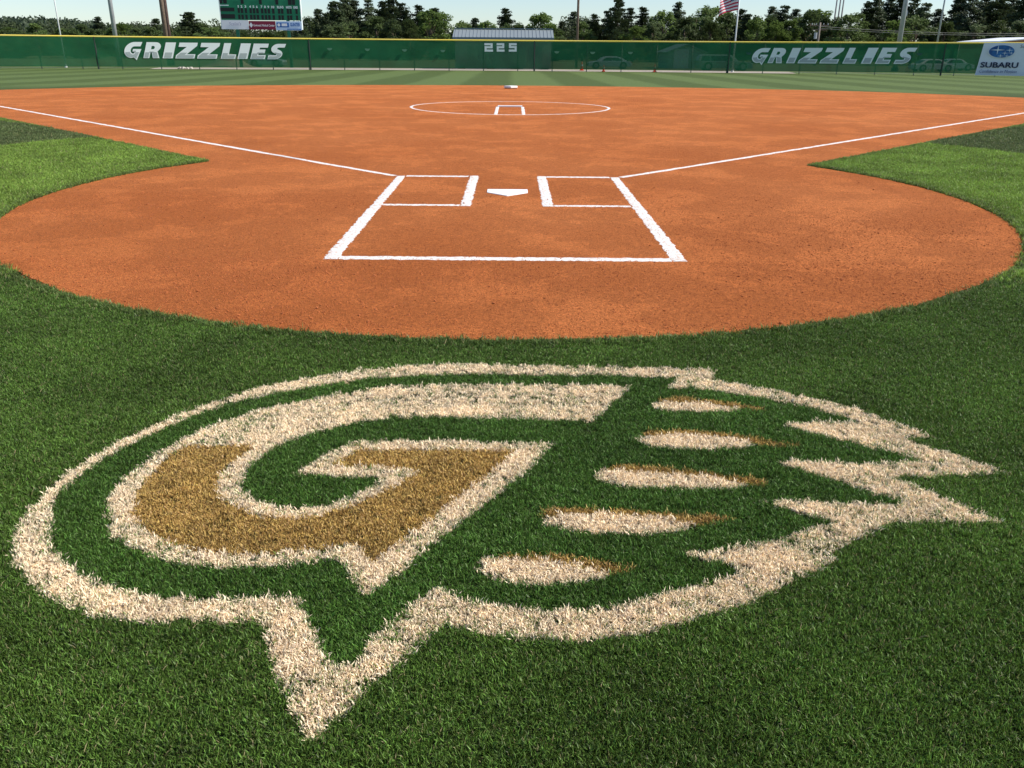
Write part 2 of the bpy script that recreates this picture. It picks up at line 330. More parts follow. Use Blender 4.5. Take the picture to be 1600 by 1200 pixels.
def inpoly(x, y, poly):
    p = np.asarray(poly); r = np.zeros(len(x), bool); j = len(p)-1
    for i in range(len(p)):
        xi, yi = p[i]; xj, yj = p[j]
        if yi != yj: r ^= ((yi > y) != (yj > y)) & (x < (xj-xi)*(y-yi)/(yj-yi)+xi)
        j = i
    return r
def wpoly(pl, z=.014): return [tuple(ground(px, py, z).to_2d()) for px, py in pl]
def rz(pl): return [(800+x/1.875, 540+y/1.875) for x, y in pl]
OUT_OUTER = wpoly([(1116,577),(1060,574),(900,571),(800,569),(700,568),(640,570),(560,577),(480,590),(400,606),(320,632),(240,664),(180,692),(120,728),(75,765),(40,802),(20,835),(18,852),(22,870),(35,893),(60,917),(95,940),(140,957),(200,966),(280,969),(350,968),(414,967),(425,1020),(440,1070),(460,1110),(485,1158),(512,1130),(560,1087),(620,1032),(660,1000),(694,970),(740,984),(800,993),(853,995),(907,998),(987,988),(1056,972),(1120,953),(1168,937),(1216,916),(1269,889),(1304,872),(1293,863),(1333,841),(1387,813),(1467,813),(1568,813),(1530,799),(1488,783),(1435,759),(1384,743),(1480,742),(1576,737),(1547,727),(1488,708),(1429,692),(1411,682),(1456,681),(1387,656),(1333,636),(1253,617),(1173,601),(1109,591)])
OUT_INNER = wpoly([(1048,603),(1061,588),(960,585),(800,583),(693,583),(587,588),(480,603),(373,624),(299,649),(229,680),(160,713),(112,748),(85,775),(75,807),(75,839),(88,865),(112,889),(149,908),(192,923),(240,932),(299,934),(373,934),(416,930),(467,932),(477,967),(501,1020),(525,1049),(565,1015),(613,972),(645,943),(685,916),(720,935),(763,945),(800,949),(853,953),(907,951),(976,943),(1040,927),(1099,911),(1168,891),(1072,863),(1120,857),(1173,849),(1227,839),(1307,812),(1264,802),(1189,781),(1227,781),(1307,783),(1360,786),(1421,785),(1360,767),(1280,740),(1211,720),(1280,720),(1360,724),(1448,719),(1387,703),(1307,684),(1219,662),(1280,658),(1347,660),(1339,655),(1280,639),(1200,620),(1120,608),(1083,605)])
G_WHITE = wpoly([(985,601),(800,600),(693,599),(613,603),(533,614),(453,628),(384,646),(320,668),(267,695),(224,721),(192,748),(171,775),(166,801),(173,828),(197,849),(235,865),(277,876),(331,882),(384,883),(453,881),(533,868),(549,897),(571,927),(613,897),(667,855),(720,812),(800,751),(832,724),(865,691),(800,690),(693,688),(555,687),(501,713),(464,737),(533,742),(603,743),(565,769),(523,785),(475,792),(427,788),(389,775),(376,759),(379,740),(395,719),(427,697),(469,680),(512,668),(560,657),(613,651),(693,649),(800,652),(925,655)])
G_GOLD = wpoly([(291,695),(397,695),(373,716),(347,737),(339,759),(347,777),(373,793),(416,805),(464,808),(512,801),(560,785),(608,761),(653,735),(592,728),(520,727),(555,700),(640,701),(811,702),(784,724),(736,759),(683,801),(624,849),(581,879),(565,855),(555,844),(512,855),(453,860),(384,865),(320,861),(267,849),(229,831),(208,807),(205,785),(219,759),(240,732),(267,708)])
CLAWS = [(rz([(412,168),(430,158),(560,165),(690,180),(640,188),(540,190),(470,188),(425,181)]), rz([(425,158),(440,151),(520,148),(640,163),(755,184),(690,185),(560,166),(430,160)])),
 (rz([(372,274),(385,262),(480,254),(600,262),(720,280),(680,295),(600,299),(500,298),(420,294),(385,284)]), rz([(372,264),(400,249),(520,244),(620,254),(750,275),(840,288),(760,292),(700,280),(600,262),(480,255),(390,262)])),
 (rz([(245,378),(270,362),(400,365),(560,375),(700,400),(640,411),(500,412),(380,411),(300,403),(255,390)]), rz([(255,362),(280,352),(340,349),(460,355),(600,370),(765,395),(730,406),(680,398),(560,378),(400,366),(275,362)])),
 (rz([(85,518),(95,495),(200,486),(330,492),(480,505),(560,520),(480,538),(380,546),(250,544),(150,531)]), rz([(88,488),(105,477),(200,473),(340,479),(480,489),(600,494),(655,502),(600,515),(530,520),(460,505),(330,492),(200,488),(95,495)])),
 ([(745,887),(758,870),(850,873),(930,888),(962,894),(900,907),(830,911),(780,903)], [(765,872),(795,866),(860,864),(930,873),(992,885),(960,894),(900,882),(850,874),(780,872)])]
CLAWS = [(wpoly(a), wpoly(b)) for a, b in CLAWS]
TG = blade_mat('grass_blade', (.020, .038, .008), (.115, .205, .034), .65)
TGP = blade_mat('green_painted_blade', (.020, .040, .009), (.096, .188, .032), .6)
TW = blade_mat('white_painted_blade', (.08, .08, .075), (.93, .78, .56), .15, mid=.42, transl=.2, patch=(5, .9, 1.1))
TGO = blade_mat('gold_painted_blade', (.10, .07, .025), (.50, .325, .100), .28, mid=.5, transl=.15, patch=(5, .85, 1.15))
TL = blade_mat('side_lawn_blade', (.06, .095, .018), (.24, .36, .060), .4)  # brighter than the near lawn: sunlit tips at a low view put into colour
TD = blade_mat('dark_turf_blade', (.045, .062, .02), (.135, .180, .060), .4)
def tufts(nm, m, **k): return [tuft(nm, m, seed=i*7+3, **k) for i in range(6)]
SG, SP = tufts('grass_tuft', TG), tufts('green_tuft', TGP)
SWH, SGO = tufts('white_tuft', TW, nb=26, rad=.017, wid=.0034, hmin=.009, hmax=.0185), tufts('gold_tuft', TGO, nb=24, rad=.018, wid=.0026, hmin=.008, hmax=.017)
SD = tufts('dark_turf_tuft', TD, nb=22, rad=.06, hmin=.018, hmax=.036, wid=.006)
SE = tufts('edge_tuft', blade_mat('edge_blade', (.035, .055, .014), (.135, .20, .05), .45), nb=20, rad=.04, hmin=.018, hmax=.040, wid=.004)
SL = tufts('lawn_tuft', TL, nb=22, rad=.05, hmin=.022, hmax=.045, wid=.005)
def sample(x0, x1, y0, y1, dens):
    n = int((x1-x0)*(y1-y0)*dens); return rng.uniform(x0, x1, n), rng.uniform(y0, y1, n)
def spread(name, x, y, src, sc=1.0, parent=None, tilt=.22, z=0.0):
    n = len(x); pts = np.stack([x, y, gzv(y)+z], 1); rot = np.stack([rng.normal(0, tilt, n), rng.normal(0, tilt, n), rng.uniform(0, 6.283, n)], 1)
    s = (rng.uniform(.8, 1.25, n)*sc)[:, None]*np.array([[1, 1, 1]]); return scatter(name, pts, rot, s, src, parent)
# near lawn in depth bands (densest in front of the camera)
GX, GY = [], []
for y0, y1, hw, de in ((-8.3, -6.9, 2.7, 8500), (-6.9, -5.6, 3.4, 7000), (-5.6, -4.4, 4.6, 4800), (-4.4, -3.2, 6.0, 3400), (-3.2, 1.0, 6.0, 1500)):
    x, y = sample(-hw, hw, y0, y1, de); GX.append(x); GY.append(y)
gx, gy = np.concatenate(GX), np.concatenate(GY)
emb = inpoly(gx, gy, OUT_OUTER); d0 = in_dirt(gx, gy)
bright = rng.random(len(gx)) < np.clip((gy+3.6)/2.6, 0, 1); k = ~emb & ~d0 & ~bright; tag(spread('lawn_grass', gx[k], gy[k], SG), 'short dark green mown grass around the painted emblem', 'grass')
ring = emb & ~inpoly(gx, gy, OUT_INNER); gold = inpoly(gx, gy, G_GOLD); gw = inpoly(gx, gy, G_WHITE) & ~gold; used = ring | gold | gw
logo = empty('painted_emblem', (0, -6.5, 0)); tag(logo, 'big white and gold letter emblem with claw marks painted on the near grass', 'painted emblem')
def lpart(nm, k, src, parent=logo, sc=1.0):
    o = spread(nm, gx[k], gy[k], src, sc, parent); o.matrix_parent_inverse = Matrix.Translation((0, 6.5, 0)); return o
thin = rng.random(len(gx)) < .82+.14*np.sin(gx*9+gy*4)*np.sin(gy*11-gx*3)   # worn paint: uneven cover
lpart('outline', ring & thin, SWH); g_o = lpart('letter', gw & thin, SWH); go_ = lpart('gold_fill', gold, SGO, g_o); go_.matrix_parent_inverse = Matrix()
for a, b in CLAWS:
    kb = inpoly(gx, gy, b); ka = inpoly(gx, gy, a) & ~kb; used |= ka | kb
    c_ = lpart('claw_mark', ka & thin, SWH); d_ = lpart('gold_shading', kb, SGO, c_); d_.matrix_parent_inverse = Matrix()
lpart('green_infill', emb & ~used, SP); lpart('unpainted_blades', (ring | gw) & ~thin, SG); 
# side lawns, sparser with distance
LX, LY = [], []
for y0, y1, x0, x1, de in ((-5.0, 1.0, 4.0, 11, 1300), (1.0, 6.0, 3.5, 15, 900), (6, 14, 6, 22, 420)):
    for sx in (-1, 1):
        x, y = sample(x0, x1, y0, y1, de); LX.append(sx*x); LY.append(y)
lx, ly = np.concatenate(LX), np.concatenate(LY); nb_ = bright & ~emb; in_dk = inpoly(lx, ly, DKL) | inpoly(lx, ly, DKR); k0 = ~in_dirt(lx, ly) & ~((np.abs(lx) < 6.0) & (ly < 1.0)); k = k0 & ~in_dk
tag(spread('dark_turf_grass', lx[k0 & in_dk], ly[k0 & in_dk], SD), 'darker olive grass strips beside the foul lines', 'grass')
kb_ = nb_ & ~d0; tag(spread('side_lawn_grass', np.concatenate([lx[k], gx[kb_]]), np.concatenate([ly[k], gy[kb_]]), SL, .85), 'bright green grass at both sides of the clay', 'grass')
# longer fringe along the clay's edge
oa = rng.uniform(0, 2*math.pi, 9000); orr = HOME_R+rng.normal(.03, .022, 9000); ex, ey = orr*np.cos(oa), orr*np.sin(oa)
yy = rng.uniform(2.6, 14, 5000); off = OFFS+rng.uniform(0, .12, 5000); sgn = rng.choice([-1, 1], 5000)
ex = np.concatenate([ex, sgn*(yy+off)]); ey = np.concatenate([ey, yy]); k = ~in_dirt(ex, ey) | ((np.hypot(ex, ey) < 4.75) & ~((ex > -ey-OFFS) & (ex < ey+OFFS)) & (rng.random(len(ex)) < .5))
k &= (ey > -2.6) | (rng.random(len(ex)) < .35); tag(spread('edge_grass', ex[k], ey[k], SE, .85), 'fringe of longer grass along the edge of the clay', 'grass')
# clay crumbs
CR = mat('clay_crumb', (.42, .130, .04), .95, noise=(30, (.25, .07, .025), .4, .7))
def crumb(seed):
    bm = bmesh.new(); bmesh.ops.create_icosphere(bm, subdivisions=1, radius=.5); r = random.Random(seed)
    for v in bm.verts: v.co *= r.uniform(.65, 1.25); v.co.z *= .7
    me = bpy.data.meshes.new('crumb'); bm.to_mesh(me); bm.free(); me.materials.append(CR); return bpy.data.objects.new('crumb', me)
CS = [crumb(i) for i in range(4)]
cx, cy = [], []
for y0, y1, hw, de in ((-4.8, -2.9, 4.9, 9500), (-2.9, 0, 4.9, 4500), (0, 5, 6, 1100)):
    x, y = sample(-hw, hw, y0, y1, de)
    dn = np.sin(x*1.3+.7*y)+np.sin(y*2.1-x*.6+1)+np.sin(x*3.1+y*1.7)*.6        # raked and trodden patches
    inbox = (np.abs(x) < 1.4) & (y > YCB-.1)
    kk = (rng.uniform(-1.6, 2.4, len(x)) < dn*.6+.5*(y < -3.2)) & ~(inbox & (rng.random(len(x)) < .6)); cx.append(x[kk]); cy.append(y[kk])
cx, cy = np.concatenate(cx), np.concatenate(cy); k = in_dirt(cx, cy) & (np.hypot(cx, cy) < 6.5); cx, cy = cx[k], cy[k]; n = len(cx)
sz = np.clip(rng.lognormal(math.log(.0048), .42, n), .003, .022)
tag(scatter('clay_crumbs', np.stack([cx, cy, gzv(cy)+.006+sz*.15], 1), np.stack([rng.uniform(0, 6, n)*0, rng.uniform(0, .5, n), rng.uniform(0, 6.28, n)], 1), sz[:, None]*rng.uniform(.7, 1.3, (n, 3)), CS), 'loose orange clay crumbs strewn over the infield near home plate', 'clay crumbs')

# ------------------------------------------------------------------ outfield fence
def screen_material(name, col, alpha):
    """woven windscreen: open weave lets part of the light straight through"""
    m = bpy.data.materials.new(name); m.use_nodes = True; t = m.node_tree; N = t.nodes; L = t.links; b = N['Principled BSDF']; out = N['Material Output']
    geo = N.new('ShaderNodeNewGeometry'); n = N.new('ShaderNodeTexNoise'); n.inputs['Scale'].default_value = .5; n.inputs['Detail'].default_value = 5; L.new(geo.outputs['Position'], n.inputs['Vector'])
    mr = N.new('ShaderNodeMapRange'); mr.inputs[1].default_value = .3; mr.inputs[2].default_value = .7; mr.inputs[3].default_value = .82; mr.inputs[4].default_value = 1.2; L.new(n.outputs['Fac'], mr.inputs[0])
    hs = N.new('ShaderNodeHueSaturation'); hs.inputs['Color'].default_value = (*col, 1); L.new(mr.outputs[0], hs.inputs['Value'])
    L.new(hs.outputs[0], b.inputs['Base Color']); b.inputs['Roughness'].default_value = .7; b.inputs['Specular IOR Level'].default_value = .2
    tl = N.new('ShaderNodeBsdfTranslucent'); L.new(hs.outputs[0], tl.inputs['Color']); mx = N.new('ShaderNodeMixShader'); mx.inputs[0].default_value = .3
    L.new(b.outputs[0], mx.inputs[1]); L.new(tl.outputs[0], mx.inputs[2])
    tp = N.new('ShaderNodeBsdfTransparent'); m2 = N.new('ShaderNodeMixShader'); m2.inputs[0].default_value = alpha
    L.new(tp.outputs[0], m2.inputs[1]); L.new(mx.outputs[0], m2.inputs[2]); L.new(m2.outputs[0], out.inputs['Surface']); return m
SCR = screen_material('green_windscreen', (.017, .125, .050), .90)
YEL = mat('yellow_cap', (.80, .62, .10), .5, noise=(.8, (.72, .58, .16), .4, .7))
STEEL = mat('galvanised_steel', (.30, .31, .30), .6, .2)
DKPOST = mat('dark_post', (.03, .04, .035), .6)
LW = mat('screen_print_white', (.80, .83, .81), .7); LG = mat('screen_print_grey', (.40, .44, .43), .7)
FH = 2.44
fence = empty('outfield_fence', (0, 68.6, gz(68.6)))
tag(fence, 'long curved chain link outfield fence with green windscreen and yellow top cap', 'fence')
FI = Matrix.Translation((0, -68.6, -gz(68.6)))
def fpart(o): o.matrix_parent_inverse = FI; return o
S0, S1 = -50.0, 50.0
# panel seams read off the photograph
seam_px = [(150, 80), (484, 85), (835, 90), (1139, 90), (1474, 92)]
seams = [S0]+[fence_s(on_fence(*q)) for q in seam_px]+[S1]
npan = 0
def wave(s, z):
    return .011*math.sin(s*1.7+z*2.1)+.007*math.sin(s*4.3-z*3.3)+.006*math.sin(s*.6+z*6)
for a, b in zip(seams[:-1], seams[1:]):
    n = max(2, int((b-a)/.35)); vs = []; fs = []; nz_ = 7
    for i in range(n+1):
        s = a+.03+(b-a-.06)*i/n; g0 = fg(s)
        for j in range(nz_):
            v = j/(nz_-1); z = g0+.20+(FH-.26)*v
            edge = min(1, 4*min(v, 1-v)+.15)
            # slack at the left end of a panel makes diagonal folds
            sl = max(0, 1-(s-a)/3.2) if abs(a-seams[1]) < 1e-6 else 0
            o = .05+wave(s, z)*edge+sl*.06*math.sin((s-a)*2.2+v*7)*edge
            vs.append(fpt(s, z, o))
    for i in range(n):
        for j in range(nz_-1): fs.append((i*nz_+j, (i+1)*nz_+j, (i+1)*nz_+j+1, i*nz_+j+1))
    fpart(MB().add(vs, fs).build('windscreen', SCR, fence, smooth=True)); npan += 1
# posts, rails, cap
cap_pts = [fpt(s, fg(s)+FH, 0) for s in np.linspace(S0, S1, 70)]
fpart(MB().tube(cap_pts, .065, 10).build('top_cap', YEL, fence, smooth=True))
fpart(MB().tube([p-Vector((0, 0, FH-.12)) for p in cap_pts], .012, 6).build('bottom_rail', STEEL, fence, smooth=True))
postm = MB().tube([(0, 0, 0), (0, 0, FH)], .04, 8); po = None
s = S0+.4
while s < S1:
    p = fpt(s, fg(s), -.07)
    if po is None: po = postm.build('post', STEEL, fence, smooth=True); o = po
    else: o = link(po.copy(), fence)
    o.matrix_parent_inverse = FI; o.location = p; s += 2.95
for q in seams[1:-1]:
    p = fpt(q, fg(q)); o = MB().tube([p, p+Vector((0, 0, FH))], .07, 8).build('seam_post', DKPOST, fence); fpart(o)
# half-moon wind flaps cut in the screen
VENT = mat('vent_flap', (.03, .10, .06), .7)
for px, py in ((515, 75), (574, 76), (632, 77), (692, 78), (870, 80), (926, 81), (985, 81), (1170, 82), (1437, 83)):
    p = on_fence(px, py, .1); s0 = fence_s(p); vs = [fpt(s0+.21*math.cos(a), p.z-.19*math.sin(a), .10+.07*math.sin(a)) for a in [math.pi*i/10 for i in range(11)]]
    fpart(MB().add(vs, [tuple(range(11))]).build('wind_flap', VENT, fence))
# ------------------------------------------------------------------ lettering on the screen
def arc(cx, cy, rx, ry, a0, a1, n=8): return [(cx+rx*math.cos(math.radians(a0+(a1-a0)*i/n)), cy+ry*math.sin(math.radians(a0+(a1-a0)*i/n))) for i in range(n+1)]
GL = {
 'I': [(0,0),(.36,0),(.36,1),(0,1)],
 'L': [(0,0),(.74,0),(.74,.28),(.36,.28),(.36,1),(0,1)],
 'E': [(0,0),(.74,0),(.74,.26),(.36,.26),(.36,.38),(.66,.38),(.66,.62),(.36,.62),(.36,.74),(.76,.74),(.76,1),(0,1)],
 'Z': [(0,0),(.90,0),(.90,.27),(.50,.27),(.90,.80),(.90,1),(.04,1),(.04,.73),(.42,.73),(0,.20)],
 'R': [(0,0),(.35,0),(.35,.36),(.43,.36),(.56,0),(.95,0),(.76,.42)]+arc(.56,.70,.34,.30,-40,90)+[(0,1)],
 'G': [(.92,1)]+arc(.50,.5,.50,.5,90,262,14)+[(.62,.04),(.80,-.14),(.94,.56),(.47,.56),(.47,.40),(.60,.40),(.58,.29)]+arc(.54,.5,.19,.23,-95,-260,8)+[(.86,.73)],
 'S': [(0,0)]+arc(.46,.31,.40,.31,-90,70,8)+[(.46,.66),(.46,.73),(.54,.76),(.90,.76),(.94,1)]+arc(.46,.69,.38,.31,90,250,8)+[(.48,.37),(.48,.27),(.40,.25),(0,.25)]}
WORD = 'GRIZZLIES'
def letter(poly, s0, s1, z0, z1, shear=.34, hole=None):
    """a printed letter that follows the fence: outline white, lower half grey inside a white border"""
    w_ = max(x for x, y in poly)-min(x for x, y in poly); h = z1-z0
    bm = bmesh.new(); vs = [bm.verts.new((x, y, 0)) for x, y in poly]; es = [bm.edges.new((vs[i], vs[(i+1) % len(vs)])) for i in range(len(vs))]
    if hole:
        hv = [bm.verts.new((x, y, 0)) for x, y in hole]; es += [bm.edges.new((hv[i], hv[(i+1) % len(hv)])) for i in range(len(hv))]
    bmesh.ops.triangle_fill(bm, use_beauty=True, edges=es, normal=(0, 0, 1))
    base = [tuple(v.co) for v in bm.verts]; bm.verts.index_update()
    faces = [(tuple(v.index for v in f.verts), 0) for f in bm.faces]
    b2_ = bm.copy(); geom = b2_.verts[:]+b2_.edges[:]+b2_.faces[:]
    r = bmesh.ops.bisect_plane(b2_, geom=geom, plane_co=(0, .42, 0), plane_no=(0, 1, 0), clear_outer=True, dist=1e-5)
    try: bmesh.ops.inset_region(b2_, faces=b2_.faces[:], thickness=.055, use_even_offset=True, use_boundary=True)
    except Exception: pass
    # keep only the inner faces: those whose verts are all off the boundary
    b2_.verts.ensure_lookup_table(); inner = [f for f in b2_.faces if not any(e.is_boundary for e in f.edges)]
    n0 = len(base); m_ = {}
    for f in inner:
        idx = []
        for v in f.verts:
            if v.index not in m_ or True:
                key = tuple(round(c, 5) for c in v.co)
                if key not in m_: m_[key] = len(base); base.append((v.co.x, v.co.y, .012))
                idx.append(m_[key])
        faces.append((tuple(idx), 1))
    bm.free(); b2_.free()
    mn = min(x for x, y in poly)
    V = [fpt(s0+((x-mn)/w_)*(s1-s0-shear*h)+shear*h*y, z0+y*h, .085+q) for x, y, q in base]
    mb = MB(); mb.v = [tuple(v) for v in V]; mb.f = [f for f, i in faces]; mb.m = [i for f, i in faces]
    return fpart(mb.build('letter', [LW, LG], fence))
RH = [(.35,.56),(.50,.56),(.56,.65),(.50,.76),(.35,.76)]
def word(px0s, px1s, yt0, yb0, yt1, yb1):
    n = len(px0s)
    for i, ch in enumerate(WORD):
        u = i/(n-1); yt = yt0+(yt1-yt0)*u; yb = yb0+(yb1-yb0)*u; xm = (px0s[i]+px1s[i])/2
        a = fence_s(on_fence(px0s[i], yb, .11)); b = fence_s(on_fence(px1s[i], yt, .11)); zt = on_fence(xm, yt, .11).z; zb = on_fence(xm, yb, .11).z
        letter(GL[ch], a, b, zb, zt, hole=RH if ch == 'R' else None)
word([192, 224, 254, 274, 308, 345, 371, 391, 418], [223, 254, 275, 309, 344, 373, 392, 420, 447], 65.5, 90.5, 68.5, 92.5)
word([1171, 1199, 1228, 1246, 1280, 1316, 1345, 1367, 1396], [1205, 1232, 1252, 1286, 1320, 1348, 1373, 1402, 1434], 75, 98.5, 74.5, 100)
# distance marker: stroked block digits
def strokes(pts, wd, s0, s1, z0, z1):
    vs = []; fs = []
    for (xa, ya), (xb, yb) in zip(pts[:-1], pts[1:]):
        n = len(vs); dx, dy = xb-xa, yb-ya; hx, hy = (wd/2, 0) if abs(dx) < abs(dy) else (0, wd/2); ex = wd/2 if abs(dx) > abs(dy) else 0; ey = 0 if ex else wd/2
        sgx = 1 if dx > 0 else -1; sgy = 1 if dy > 0 else -1
        q = [(xa-ex*sgx-hx, ya-ey*sgy-hy), (xb+ex*sgx-hx, yb+ey*sgy-hy), (xb+ex*sgx+hx, yb+ey*sgy+hy), (xa-ex*sgx+hx, ya-ey*sgy+hy)]
        vs += [fpt(s0+(s1-s0)*x, z0+(z1-z0)*y, .085+.002*len(fs)) for x, y in q]; fs.append((n, n+1, n+2, n+3))
    return fpart(MB().add(vs, fs).build('digit', LW, fence))
TWO = [(.12, .88), (.86, .88), (.86, .52), (.14, .52), (.14, .12), (.90, .12)]; FIVE = [(.86, .88), (.14, .88), (.14, .54), (.86, .54), (.86, .12), (.12, .12)]
for px0, px1, dg in ((757, 770, TWO), (776, 788, TWO), (795, 807.5, FIVE)):
    a = on_fence(px0, 75, .1); b = on_fence(px1, 75, .1); strokes(dg, .25, fence_s(a), fence_s(b), on_fence(px0, 80.5, .1).z, on_fence(px0, 67.5, .1).z)

# ------------------------------------------------------------------ text helper (Blender's own font, turned into mesh)
def text_mesh(body, size, bold=.0, shear=0, ext=.004):
    c = bpy.data.curves.new('lettering', 'FONT'); c.body = body; c.size = size; c.offset = bold; c.shear = shear; c.extrude = ext; c.resolution_u = 3; c.align_x = 'CENTER'; c.align_y = 'CENTER'
    o = bpy.data.objects.new('lettering', c); COL.objects.link(o); dg = bpy.context.evaluated_depsgraph_get(); me = bpy.data.meshes.new_from_object(o.evaluated_get(dg)); bpy.data.objects.remove(o); bpy.data.curves.remove(c); return me
def text(body, w_, h, loc, m, parent, bold=.02, shear=0, name='lettering'):
    """lettering fitted into w_ x h, standing upright in the parent's xz plane, facing -y"""
    me = text_mesh(body, 1, bold, shear); co_ = np.array([v.co[:] for v in me.vertices]); lo, hi = co_.min(0), co_.max(0); c = (lo+hi)/2
    for v in me.vertices: q = v.co; v.co = ((q.x-c[0])/(hi[0]-lo[0])*w_, -q.z, (q.y-c[1])/(hi[1]-lo[1])*h)
    me.materials.clear(); me.materials.append(m); o = bpy.data.objects.new(name, me); o.location = loc; return link(o, parent)

# ------------------------------------------------------------------ advertising banner on the right of the fence
BW = mat('banner_vinyl', (.74, .76, .80), .45, noise=(1.5, (.70, .72, .77), .4, .7)); NAVY = mat('print_navy', (.015, .022, .06), .5); OVAL = mat('emblem_blue', (.012, .07, .24), .35, noise=(2.2, (.03, .17, .42), .4, .65)); STAR = mat('print_silver', (.75, .78, .82), .4)
pa = on_fence(1528, 92, .14); pb = on_fence(1612, 92, .14); sa, sb_ = fence_s(pa), fence_s(pb)+1.6
mid_a = sa/RF; ban = empty('banner', fpt(sa, fg(sa)+.2, .15), -mid_a)
tag(ban, 'white advertising banner with blue oval star emblem at the fence\'s right end', 'banner')
zt, zb = on_fence(1533, 67, .15).z-ban.location.z, on_fence(1527, 117.5, .15).z-ban.location.z; Lb = sb_-sa
ux = lambda px: fence_s(on_fence(px, 90, .15))-sa
vs = []; fs = []; nx_ = 24
for i in range(nx_+1):
    for j in range(6):
        u = i/nx_; v = j/5; x = (.22*v if i == 0 else Lb*u); ar = (mid_a+x/RF)
        w3 = fpt(sa+x, 0, .15); lc = Matrix.Rotation(mid_a, 3, 'Z') @ (w3-Vector((ban.location.x, ban.location.y, 0)))
        vs.append((lc.x, lc.y+.012*math.sin(x*3+v*4), zb+(zt-zb)*v))
for i in range(nx_):
    for j in range(5): fs.append((i*6+j, (i+1)*6+j, (i+1)*6+j+1, i*6+j+1))
MB().add(vs, fs).build('sheet', BW, ban, smooth=True)
def on_b(px, py): 
    p = on_fence(px, py, .2); return Matrix.Rotation(mid_a, 3, 'Z') @ (p-ban.location)
c0 = on_b(1565, 80.3); cl = on_b(1545, 80); ct = on_b(1565, 70.5); rx_, rz_ = abs(c0.x-cl.x), abs(ct.z-c0.z)
em = MB(); em.add([(rx_*math.cos(a), -.01*0, rz_*math.sin(a)) for a in [i*math.pi/20 for i in range(40)]], [tuple(range(40))]); emo = em.build('emblem', OVAL, ban, loc=(c0.x, c0.y-.03, c0.z))
rg = MB(); rg.add([(r_*rx_*math.cos(a), 0, r_*rz_*math.sin(a)) for a in [i*math.pi/20 for i in range(40)] for r_ in (1.0, 1.05)], [(2*i, 2*((i+1) % 40), 2*((i+1) % 40)+1, 2*i+1) for i in range(40)]); rg.build('emblem_rim', STAR, emo, loc=(0, -.006, 0))
for px, py, r_ in ((1559, 78, .36), (1577.5, 78.5, .2), (1570, 83, .17), (1580, 83, .14), (1563, 87.5, .17), (1573, 87.5, .14)):
    q = on_b(px, py); st = MB(); pts = []
    for i in range(8):
        rr = (1 if i % 2 == 0 else .16)*r_*(1.5 if i % 4 == 0 else 1); a = i*math.pi/4; pts.append((rr*math.cos(a), 0, rr*math.sin(a)))
    st.add(pts+[(0, 0, 0)], [(i, (i+1) % 8, 8) for i in range(8)]); st.build('star', STAR, emo, loc=(q.x-c0.x, -.012, q.z-c0.z))
def btext(body, x0, x1, y0, y1, m, bold, shear=0):
    a, b = on_b(x0, y1), on_b(x1, y0); text(body, b.x-a.x, b.z-a.z, ((a.x+b.x)/2, (a.y+b.y)/2-.02, (a.z+b.z)/2), m, ban, bold, shear)
btext('SUBARU', 1531, 1592, 97.5, 105.5, NAVY, .025); btext('Confidence in Motion', 1529.5, 1589, 109.5, 113.5, mat('print_grey_blue', (.20, .22, .32), .5), .0, .2); btext('Su', 1594, 1602, 69.5, 75, mat('print_grey', (.25, .27, .30), .5), .01)

# ------------------------------------------------------------------ scoreboard
SGRN = mat('board_green', (.014, .19, .088), .5, noise=(1.2, (.018, .21, .10), .4, .7)); BLK = mat('digit_window', (.012, .014, .014), .35); WP = mat('board_white', (.72, .80, .78), .5); PGRN = mat('post_green', (.02, .16, .09), .5)
D_SB = 76.0
bl, br = at_depth(347.5, 45.5, D_SB), at_depth(471.5, 46.5, D_SB); Lsb = (br-bl).length; sbz = bl.z
sb = empty('scoreboard', ((bl.x+br.x)/2, D_SB, gz(D_SB)), math.atan2(br.y-bl.y, br.x-bl.x)); tag(sb, 'green scoreboard with dark digit windows and sponsor strips behind the fence', 'scoreboard')
k_ = Lsb/124.0; z_of = lambda py: sbz+(46-py)*k_*.98-sb.location.z; x_of = lambda px: (px-409.5)*k_
MB().box(-Lsb/2, Lsb/2, 0, .25, z_of(32.5), z_of(-42)).build('panel', SGRN, sb, bevel=.02)
fr = MB(); fr.box(-Lsb/2-.07, -Lsb/2, -.03, .27, z_of(46), z_of(-43)); fr.box(Lsb/2, Lsb/2+.07, -.03, .27, z_of(46), z_of(-43)); fr.box(-Lsb/2-.07, Lsb/2+.07, -.03, .27, z_of(-43), z_of(-44.3)); fr.build('frame', WP, sb)
def win(x0, x1, y0, y1): MB().box(x_of(x0), x_of(x1), -.025, .0, z_of(y1), z_of(y0)).build('digit_window', BLK, sb)
tilt = lambda x: (x-345)/128*2.2
for x0, x1, y0, y1 in ((347, 352, 1.5, 8.5), (353.5, 359, 1.5, 8.5), (380.5, 385, 0, 9), (408.5, 413, 0, 9), (434, 438.5, 1, 9.5), (453.5, 459, 1, 10), (459.8, 464.5, 1, 10)): win(x0, x1, y0, y1)
for x0, x1 in ((374.5, 377.8), (379.3, 383), (385.5, 389), (392.8, 396.3), (398, 401.5), (403.3, 407), (410.5, 414), (416, 419.3), (421, 424.6), (427.8, 431.5), (436.8, 440.3), (441.7, 445.3), (450.5, 454), (455, 458.3), (464, 467.3)):
    for y0, y1 in ((14.8, 22), (24.3, 31)): win(x0, x1, y0+tilt(x0)*.5, y1+tilt(x0)*.5)
for y0, y1 in ((14.5, 20), (24, 30.5)): win(347, 369.5, y0, y1)
MB().box(x_of(346.5), x_of(361), -.02, 0, z_of(11.8), z_of(10.6)).build('name_strip', WP, sb)
